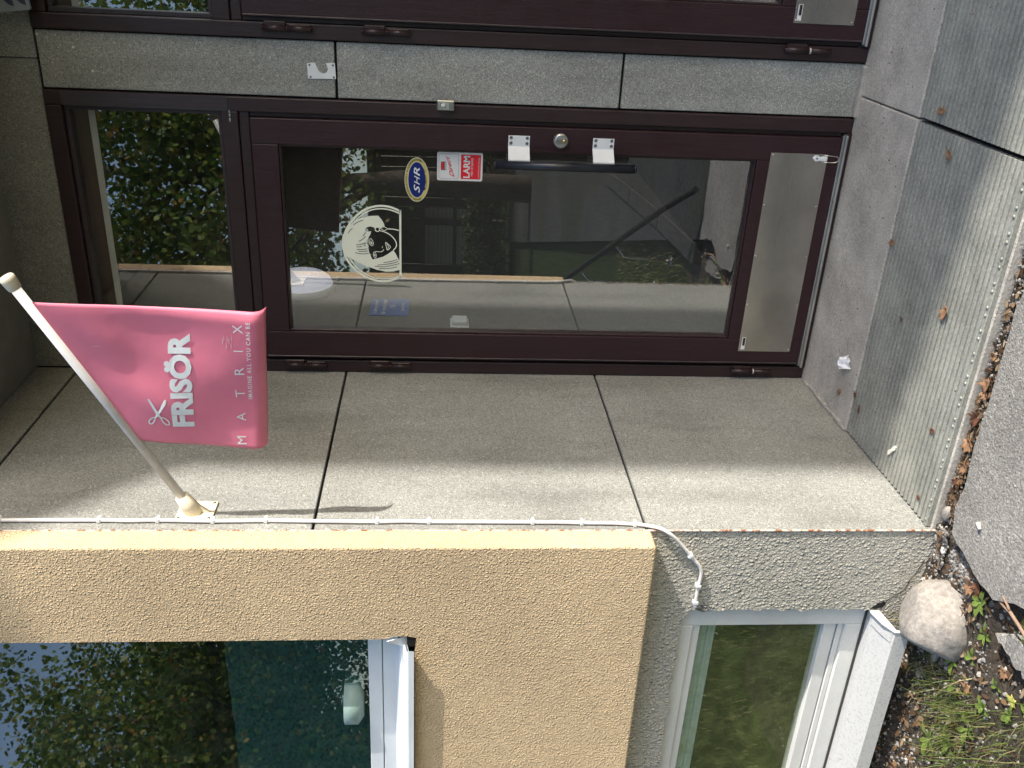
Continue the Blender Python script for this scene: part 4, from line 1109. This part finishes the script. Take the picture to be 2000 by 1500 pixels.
for (x, y, s, r_, cu, mt, lab) in ((-.075, -1.205, .06, .6, .7, DRYLEAF, 'red brown leaf on the soil right beside the boulder'), (-.06, -1.235, .045, 1.9, .8, DRYLEAF_D, 'dark red leaf crumpled between boulder and pavement edge'), (-.03, -1.452, .05, 2.5, .6, DRYLEAF, 'brown leaf resting by the forked twig'), (-.205, -1.405, .042, .2, .5, DRYLEAF, 'small orange leaf on bare soil below the boulder'),
        (-.36, -1.30, .045, 1.1, .5, DRYLEAF, 'orange leaf caught in the grass tuft'), (-.88, -1.13, .07, .4, .8, DRYLEAF, 'large rust leaf under the dirty sill at the photo edge'), (-.36, -1.10, .05, 2.1, .8, DRYLEAF, 'tan leaf leaning at the foot of the plinth beside the boulder'), (-.245, -1.465, .044, .9, .4, m_plain('yellow_leaf', (.42, .40, .10), .6), 'yellow leaf lying among the weeds')):
    x += .024; y -= .03; dry_leaf(x, y, max(soil_z(x, y), -.034 if x > .03 else -1) + .003, s, r_, cu, mt, lab)
# crumpled paper
b = bmesh.new(); bmesh.ops.create_grid(b, x_segments=7, y_segments=7, size=.024)
for v in b.verts:
    v.co.z = .012 + .012 * mnoise.noise(v.co * 60); v.co.x += .006 * mnoise.noise(v.co * 50 + Vector((3, 0, 0))); v.co.y += .006 * mnoise.noise(v.co * 50 + Vector((9, 0, 0)))
bmesh.ops.transform(b, matrix=Matrix.Translation((.222, -.342, zl(-.34))) @ Matrix.Rotation(.6, 4, 'Z') @ Matrix.Rotation(.5, 4, 'X'), verts=b.verts)
mnz = min(v.co.z for v in b.verts)
for v in b.verts: v.co.z += zl(-.34) + .0008 - mnz
o = B(); o._merge(b); po = o.link('paper_scrap', PAPER, loc=(.222, -.342, zl(-.34)), label='crumpled scrap of white paper at the inner edge of the grating', cat='paper')
po.modifiers.new('thickness', 'SOLIDIFY').thickness = .0006
b = B(); b.prism([jag((-.028, -.006), (.026, -.007), .006, .0012, 41) + [(.026, -.007), (.034, -.002), (.027, .006)] + jag((.026, .006), (-.028, .006), .006, .0012, 42)], lambda u, v, d: (.105 + u * .75 + v * .6, -.752 - u * .62 + v * .8, zl(-.75) + d), .001, .005)
b.link('plaster_flake', CHALK, loc=(.105, -.752, zl(-.75)), label='long white flake of plaster lying on the ribbed grating', cat='flake')
b = B().cyl((.139, -1.232, -.0305), (.152, -1.217, -.0305), .0052, n=12)
b.link('cigarette_butt', CHALK, loc=(.145, -1.225, -.036), label='short white cigarette butt on the sunlit asphalt', cat='cigarette butt')
for (x, y, s, sd, lab) in ((-.037, -1.09, .013, 5, 'white pebble in the gravel at the plinth corner'), (.07, -1.055, .026, 6, 'flat angular stone at the outer tip of the grating'), (-.47, -1.13, .018, 8, 'pinkish stone at the plinth foot under the sill'), (-.36, -1.17, .022, 4, 'grey blue stone behind the boulder in the grass')):
    rock((x, y, soil_z(x, y) + s * .2 if x < .05 else -.045), (s, s * .7, s * .5), sd, 2, .5).link('loose_stone', CHALK if sd == 5 else STONE, loc=(x, y, -.09), label=lab, cat='stone', group='loose stones at the foot of the wall')
tw = thing('twig', 'forked pale twig lying across soil and asphalt edge', 'twig', (0.024, -1.450, -0.050))
B().tube([(0.012, -1.375, -0.042), (0.020, -1.405, -0.036), (0.024, -1.430, -0.036), (0.014, -1.480, -0.038), (-0.006, -1.560, -0.040), (-0.021, -1.610, -0.042)], [.0022, .0036, .0046, .0046, .004, .003], 8).link('stem', TWIG, tw)
B().tube([(0.024, -1.430, -0.036), (0.038, -1.422, -0.030), (0.050, -1.400, -0.026)], [.004, .0032, .002], 8).link('branch', TWIG, tw)
# crumbs on the landing
V, F = [], []
r2 = random.Random(5)
def crumb(x, y, z, s, V, F, flat=.5):
    a = r2.uniform(0, 6.28); n0 = len(V)
    k = 5
    for i in range(k):
        th = a + i * 2 * math.pi / k; rr = s * r2.uniform(.6, 1.1)
        V.append((x + rr * math.cos(th), y + rr * math.sin(th), z))
    for i in range(k):
        th = a + i * 2 * math.pi / k; rr = s * r2.uniform(.35, .7)
        V.append((x + rr * math.cos(th), y + rr * math.sin(th), z + s * flat * r2.uniform(.7, 1.3)))
    for i in range(k): F.append((n0 + i, n0 + (i + 1) % k, n0 + k + (i + 1) % k, n0 + k + i))
    F.append(tuple(n0 + k + i for i in range(k)))
for _ in range(170):
    x, y = r2.uniform(.02, 2.0), r2.uniform(-1.0, -.02)
    crumb(x, y, zl(y) + (-.0 if y > -.434 else -.001), r2.choice([.0016, .0022, .003, .0036]), V, F)
pydata('crumbs', V, F, LITTER, kind='stuff')
V, F = [], []
for _ in range(5200):
    x = r2.uniform(-1.6, .08); y = -1.045 - abs(r2.gauss(0, .28))
    if r2.random() < .3: x = r2.gauss(-.03, .05); y = r2.uniform(-1.25, -1.045)
    if y < -1.9 or (x > .0 and y < -1.12): continue
    crumb(x, y, soil_z(x, y) - .001, r2.choice([.002, .0028, .0035, .0045, .007]) * r2.uniform(.8, 1.3), V, F, .8)
for _ in range(1100):
    x = r2.uniform(.03, 2.5); y = r2.uniform(-1.095, -1.038)
    crumb(x, y, -.0505, r2.choice([.002, .003, .005]) * r2.uniform(.8, 1.3), V, F, .8)
for _ in range(160):
    x = r2.uniform(.05, 2.5); y = r2.uniform(-1.9, -1.095)
    crumb(x, y, -.0362, r2.choice([.0015, .002, .003]), V, F, .8)
pydata('gravel', V, F, PEBBLE, kind='stuff')
V, F = [], []
def flake(x, y, z, s):
    n0 = len(V); a = r2.uniform(0, 6.28); tl = r2.uniform(-.5, .5); tb = r2.uniform(-.4, .4); w_ = r2.uniform(.2, .7)
    for u, v in ((-1, -.3), (-.3, -1), (.6, -.8), (1, 0), (.4, .8), (-.5, .7)):
        u *= s; v *= s * w_
        V.append((x + u * math.cos(a) - v * math.sin(a), y + u * math.sin(a) + v * math.cos(a), z + u * tl + v * tb + s * .4))
    F.append(tuple(range(n0, n0 + 6)))
for _ in range(1500):
    x = r2.uniform(-1.5, .05); y = -1.05 - abs(r2.gauss(0, .25))
    if y < -1.8 or (x > 0 and y < -1.12): continue
    flake(x, y, soil_z(x, y) + .002, r2.uniform(.004, .016))
for _ in range(520):
    x = abs(r2.gauss(0.0, .32)) + .06 if r2.random() < .75 else r2.uniform(.05, 2.3); y = r2.uniform(-1.088, -1.04)
    flake(x, y, -.049, r2.uniform(.003, .013))
pydata('leaf_litter', V, F, LITTER, kind='stuff')
# grass
V, F = [], []
def blade(x, y, z, h, az, lean, w_):
    n0 = len(V); ca, sa = math.cos(az), math.sin(az)
    for i in range(4):
        q = i / 3; ww = w_ * (1 - q) ** .7 / 2; L_ = h * q
        ox = lean * h * q * q; oz = L_ * (1 - .35 * lean * q)
        for sgn in ((-1, 1) if i < 3 else (0,)):
            V.append((x + ox * ca - sgn * ww * sa, y + ox * sa + sgn * ww * ca, z + oz))
    F.extend([(n0, n0 + 1, n0 + 3, n0 + 2), (n0 + 2, n0 + 3, n0 + 5, n0 + 4), (n0 + 4, n0 + 5, n0 + 6)])
tufts = [(-.40, -1.20, 60, .05), (-.45, -1.28, 90, .06), (-.38, -1.36, 90, .06), (-.55, -1.33, 90, .07), (-.62, -1.42, 120, .08), (-.75, -1.35, 110, .08), (-.85, -1.45, 150, .1), (-.5, -1.48, 110, .08), (-.95, -1.32, 90, .08), (-.33, -1.5, 50, .06), (-.7, -1.55, 150, .1), (-.25, -1.62, 60, .08), (-.47, -1.62, 120, .1), (-1.1, -1.5, 200, .12), (-.9, -1.65, 200, .14), (-1.3, -1.7, 250, .2)]
for (x, y, n, r_) in tufts:
    for _ in range(n):
        px, py = r2.gauss(x, r_ * .6), r2.gauss(y, r_ * .6)
        if py > -1.05 or px > -.02: continue
        blade(px, py, soil_z(px, py), r2.uniform(.03, .12), r2.uniform(0, 6.28), r2.uniform(.2, 1.3), r2.uniform(.0016, .0034))
for (x, y) in ((-.30, -1.07), (-.34, -1.075), (-.36, -1.08), (-.29, -1.09)):
    for _ in range(2): blade(x, y, soil_z(x, y), r2.uniform(.07, .14), r2.uniform(1.2, 2.4), r2.uniform(.2, .5), .003)
for _ in range(9000):
    x = r2.uniform(-3.2, -.25); y = r2.uniform(-4.2, -1.75)
    if x > -.12 + (y + 1.75) * .22: continue
    blade(x, y, -.1, r2.uniform(.03, .07), r2.uniform(0, 6.28), r2.uniform(.2, 1.3), r2.uniform(.003, .006))
pydata('grass', V, F, GRASS, kind='stuff')
# weeds
def weed(x, y, s, n, seed, label):
    x += .024; y -= .03
    r = random.Random(seed); z = soil_z(x, y)
    t = thing('weed', label, 'weed', (x, y, z), 'weeds growing in the soil')
    for k in range(n):
        az = k * 2.4 + r.uniform(-.3, .3); L_ = s * r.uniform(.5, .95); w_ = L_ * r.uniform(.28, .42); el = r.uniform(.25, .9)
        vs, fs = [], []
        for i in range(6):
            q = i / 5; ww = w_ * math.sin(math.pi * min(1, .08 + q * .92)) ** .8 * (.35 if q < .25 else 1) / 2 + .0008
            d = L_ * q; zz = d * math.sin(el) * (1 - .55 * q); dd = d * math.cos(el)
            for sg in (-1, 0, 1):
                vs.append((dd * math.cos(az) - sg * ww * math.sin(az), dd * math.sin(az) + sg * ww * math.cos(az), zz + abs(sg) * ww * .35 + .004))
        for i in range(5):
            for c in (0, 1): fs.append((i * 3 + c, i * 3 + c + 1, i * 3 + c + 4, i * 3 + c + 3))
        pydata('leaf', vs, fs, WEED, t, smooth=True)
for a in ((-.085, -1.262, .055, 9, 1, 'green weed rosette growing beside the boulder, at the red brown leaf'), (-.165, -1.300, .045, 6, 2, 'little weed under the boulder on its street side'), (-.035, -1.447, .065, 6, 3, 'bright weed rooted by the asphalt lump'), (-.330, -1.222, .055, 5, 4, 'broad leaved seedling touching the underside of the boulder'),
          (-.386, -1.268, .05, 4, 5, 'two leaved pale weed at the top of the grass'), (-.258, -1.29, .045, 4, 6, 'single small weed between boulder and asphalt lump'), (-.628, -1.233, .07, 6, 7, 'leafy weed at the foot of the plinth under the sill'), (-.574, -1.31, .07, 6, 8, 'tall dandelion like weed left of the grass tufts'),
          (-.342, -1.39, .055, 6, 9, 'toothed weed in the middle of the bed'), (-.281, -1.478, .05, 6, 10, 'weed clump on bare soil towards the pavement'), (-.451, -1.361, .06, 6, 11, 'weed overgrown by the central grass tuft'), (-.213, -1.553, .055, 7, 12, 'weed at the photo corner near the asphalt'), (-.249, -1.409, .045, 4, 13, 'lone yellow green weed near the yellow leaf')):
    weed(*a)

# ------------------------------------------------------------ what the panes mirror: the far side of the path
def leaf_cloud(name, pts, sizes, mat, parent, seed, lobed=False):
    r = np.random.RandomState(seed); n = len(pts)
    shp = np.array(LEAFP if lobed else [(0, -.55), (.3, -.3), (.42, .05), (0, .5), (-.42, .05), (-.3, -.3)])
    q = r.normal(size=(n, 3)); q[:, 2] = np.abs(q[:, 2]) * .8 + .1; q[:, 1] -= .3
    nn = q / np.linalg.norm(q, axis=1)[:, None]
    a = r.normal(size=(n, 3)); e1 = np.cross(nn, a); e1 /= np.linalg.norm(e1, axis=1)[:, None]; e2 = np.cross(nn, e1)
    k = len(shp)
    V = (pts[:, None, :] + sizes[:, None, None] * (shp[None, :, 0, None] * e1[:, None, :] + shp[None, :, 1, None] * e2[:, None, :])).reshape(-1, 3)
    V = V - np.array(root_loc(parent))
    me = bpy.data.meshes.new(name)
    me.vertices.add(n * k); me.vertices.foreach_set('co', V.ravel())
    me.loops.add(n * k); me.loops.foreach_set('vertex_index', np.arange(n * k, dtype=np.int32))
    me.polygons.add(n); me.polygons.foreach_set('loop_start', np.arange(0, n * k, k, dtype=np.int32)); me.polygons.foreach_set('loop_total', np.full(n, k, dtype=np.int32))
    me.update(calc_edges=True); me.materials.append(mat)
    o = bpy.data.objects.new(name, me); COL.objects.link(o); o.parent = parent; return o
def tree(x, y, h, cr, cz0, n, seed, label):
    n = int(n * 2.2); r = np.random.RandomState(seed); base = Vector((x, y, -.16))
    t = thing('maple_tree', label, 'tree', base, 'maples across the path')
    b = B(); tops = []
    b.tube([base, base + Vector((.1, .05, h * .25)), base + Vector((-.05, .1, h * .5)), base + Vector((.1, 0, h * .8))], [.22, .17, .12, .05], 10)
    b.link('trunk', BARK, t)
    b = B()
    for k in range(14):
        a = k * 2.4 + r.uniform(-.4, .4); z0 = h * r.uniform(.28, .65)
        p0 = base + Vector((0, 0, z0)); ln = cr * r.uniform(.6, 1.)
        p1 = p0 + Vector((math.cos(a) * ln * .5, math.sin(a) * ln * .5, ln * .35)); p2 = p0 + Vector((math.cos(a + .2) * ln, math.sin(a + .2) * ln, ln * .6))
        b.tube([p0, p1, p2], [.06, .04, .012], 6); tops += [p1, p2]
        for q in range(2):
            p3 = p1 + Vector((r.uniform(-1, 1), r.uniform(-1, 1), r.uniform(.1, .9))) * ln * .4
            b.tube([p1, p3], [.025, .006], 5); tops.append(p3)
    b.link('limb', BARK, t)
    nc = 90; cl = []
    while len(cl) < nc:
        p = r.uniform(-1, 1, 3)
        d = np.linalg.norm(p)
        if d < 1 and d > .35: cl.append(p * [cr, cr, (h - cz0) / 2] + [x, y, (h + cz0) / 2])
    cl = np.array(cl + [tuple(p) for p in tops])
    ci = r.randint(0, len(cl), n)
    pts = cl[ci] + r.normal(size=(n, 3)) * [.36, .36, .26]
    leaf_cloud('crown', pts, r.uniform(.065, .125, n), MAPLE, t, seed, True)
tree(-2.2, -11.5, 8.6, 2.9, 2.6, 11000, 1, 'green maple standing across the path, mirrored in the first fanlight')
tree(-6.2, -13.5, 8.8, 3.0, 2.3, 10000, 2, 'green maple across the path between two others')
tree(-10.2, -10.2, 8.4, 2.6, 1.6, 10500, 3, 'maple with drooping leaves across the path, mirrored in the beige wall window')
tree(-13.6, -12.5, 9.0, 3.0, 1.8, 8500, 4, 'maple furthest along the path beyond the lawn')
tree(-13.4, -8.2, 7.5, 2.2, 1.4, 7000, 6, 'smaller maple close to the lawn edge')
tree(-18, -17, 12.0, 4.2, 2.0, 9000, 7, 'tall maple at the back beyond the lawn')
tree(1.8, -15.5, 8.2, 2.6, 2.6, 8000, 5, 'maple directly across the path from the second door')
hg = thing('hedge', 'clipped dark hedge along the far side of the path', 'hedge', (-5, -15.5, -.16))
n = 9000; r = np.random.RandomState(9)
pts = np.stack([r.uniform(-10.5, .5, n), -15.5 + r.uniform(-.5, .5, n), -.15 + 1.0 * np.sqrt(r.uniform(0, 1, n)) + .06 * r.normal(size=n)], 1)
leaf_cloud('foliage', pts, r.uniform(.05, .1, n), HEDGE, hg, 9)
b = B()
for k in range(22): b.tube([(-10.3 + k * .5, -15.5, -.16), (-10.3 + k * .5 + .1, -15.45, .6)], [.02, .008], 5)
b.link('stem', BARK, hg)
sh = thing('bicycle_shed', 'low dark timber bicycle shed behind the hedge, one bay of pale boards', 'shed', (-4.5, -19, -.16))
k = 0
for i in range(44):
    x = -10.5 + i * .25
    pale = -6.2 < x < -4.8
    if i in (0,): first_d = B().box(x, x + .235, -19.6, -19.57, -.16, 2.85).link('plank', DARKWOOD, sh); fx = x
    elif not pale:
        c = first_d.copy(); COL.objects.link(c); c.parent = sh; c.location = (x - fx, 0, 0)
B().box(-6.24, -4.76, -19.60, -19.57, -.16, 2.85).link('back_panel', DARKWOOD, sh)
first_p = None
for i in range(14):
    z = .3 + i * .105
    if first_p is None: first_p = B().box(-6.22, -4.78, -19.56, -19.53, z, z + .095).link('pale_board', PALEWOOD, sh)
    else:
        c = first_p.copy(); COL.objects.link(c); c.parent = sh; c.location = (0, 0, .105 * i)
for x in (-10.4, -7.5, -4.7, -1.8, .4): B().box(x - .07, x + .07, -18.2, -18.06, -.16, 2.75).link('post', DARKWOOD, sh)
for z in (1.0, 1.75): B().box(-10.4, .4, -18.03, -17.98, z, z + .09).link('rail', DARKWOOD, sh)
B().box(-10.9, .9, -20.0, -17.7, 2.86, 3.05, .02).link('roof', ROOFM, sh)
def bicycle(x, y, label, mir=1):
    t = thing('bicycle', label, 'bicycle', (x, y, -.16), 'bicycles parked in the shed'); z = -.16
    for dx in (-.52, .52):
        b = B()
        P = [(x + dx + .33 * math.cos(a), y, z + .34 + .33 * math.sin(a)) for a in [i * math.pi / 12 for i in range(25)]]
        b.tube(P, .018, 6, caps=False)
        for i in range(6):
            a = i * math.pi / 6; b.tube([(x + dx - .32 * math.cos(a), y, z + .34 - .32 * math.sin(a)), (x + dx + .32 * math.cos(a), y, z + .34 + .32 * math.sin(a))], .003, 4)
        b.link('wheel', BLACK, t)
    b = B(); s = mir
    pt = lambda u, v: (x + s * u, y, z + v)
    for a, c in (((-.52, .34), (-.08, .32)), ((-.08, .32), (-.16, .82)), ((-.52, .34), (-.14, .74)), ((-.08, .32), (.38, .72)), ((-.14, .74), (.36, .80)), ((.36, .86), (.52, .34))): b.tube([pt(*a), pt(*c)], .018, 8)
    b.link('frame', SCREW, t)
    b = B().tube([(x + s * .36, y - .28, z + 1.02), (x + s * .42, y - .12, z + 1.05), (x + s * .36, y, z + .98), (x + s * .42, y + .12, z + 1.05), (x + s * .36, y + .28, z + 1.02)], .014, 8); b.tube([pt(.36, .84), pt(.36, 1.0)], .016, 8)
    b.link('handlebar', CHROME, t)
    B().box(x - s * .16 - .13, x - s * .16 + .13, y - .07, y + .07, z + .84, z + .9, .025, 2).link('saddle', BLACK, t)
bicycle(-5.6, -17.6, 'bicycle in the shed before the pale boards')
bicycle(-4.1, -17.5, 'bicycle in the shed beside the middle post', -1)
bicycle(-3.0, -17.7, 'bicycle in the shed nearest the doors')
# handrail and kerb stones beside the path
t = thing('handrail', 'black tubular handrail falling towards the path, on two curved steel brackets', 'handrail', (-.3, -2.3, -.1))
B().tube([(-.74, -3.05, .40), (-.71, -3.02, .50), (-.64, -2.92, .52), (.12, -1.98, .14), (.30, -1.75, .02)], .019, 12).link('rail', BLACK, t)
for q in (.12, .52):
    p = Vector((-.64, -2.92, .52)).lerp(Vector((.12, -1.98, .14)), q)
    B().tube([p + Vector((0, 0, -.02)), p + Vector((-.03, -.01, -.05)), p + Vector((-.08, -.02, -.09)), (p.x - .1, p.y - .02, min(p.z - .13, .0)), (p.x - .1, p.y - .02, -.075)], .008, 8).lathe([(.035, 0), (.033, .006), (.01, .008)], (p.x - .1, p.y - .02, -.077), (0, 0, 1), 16).link('bracket', CHROME, t)
for k, (a, c) in enumerate((((-.09, -1.8), (-.16, -2.75)), ((-.163, -2.77), (-.26, -3.75)), ((-.263, -3.77), (-.37, -4.8)))):
    B().prism([[(a[0] - .06, a[1]), (a[0] + .06, a[1]), (c[0] + .06, c[1]), (c[0] - .06, c[1])]], lambda u, v, d: (u, v, d), -.03, -.2).link('kerb_stone', ASPHALT_DARK, loc=(a[0], a[1], -.1), label='grey kerb stone beside the path, ' + ('nearest the doors', 'middle of three', 'furthest from the doors')[k], cat='kerb stone', group='kerb stones by the path')
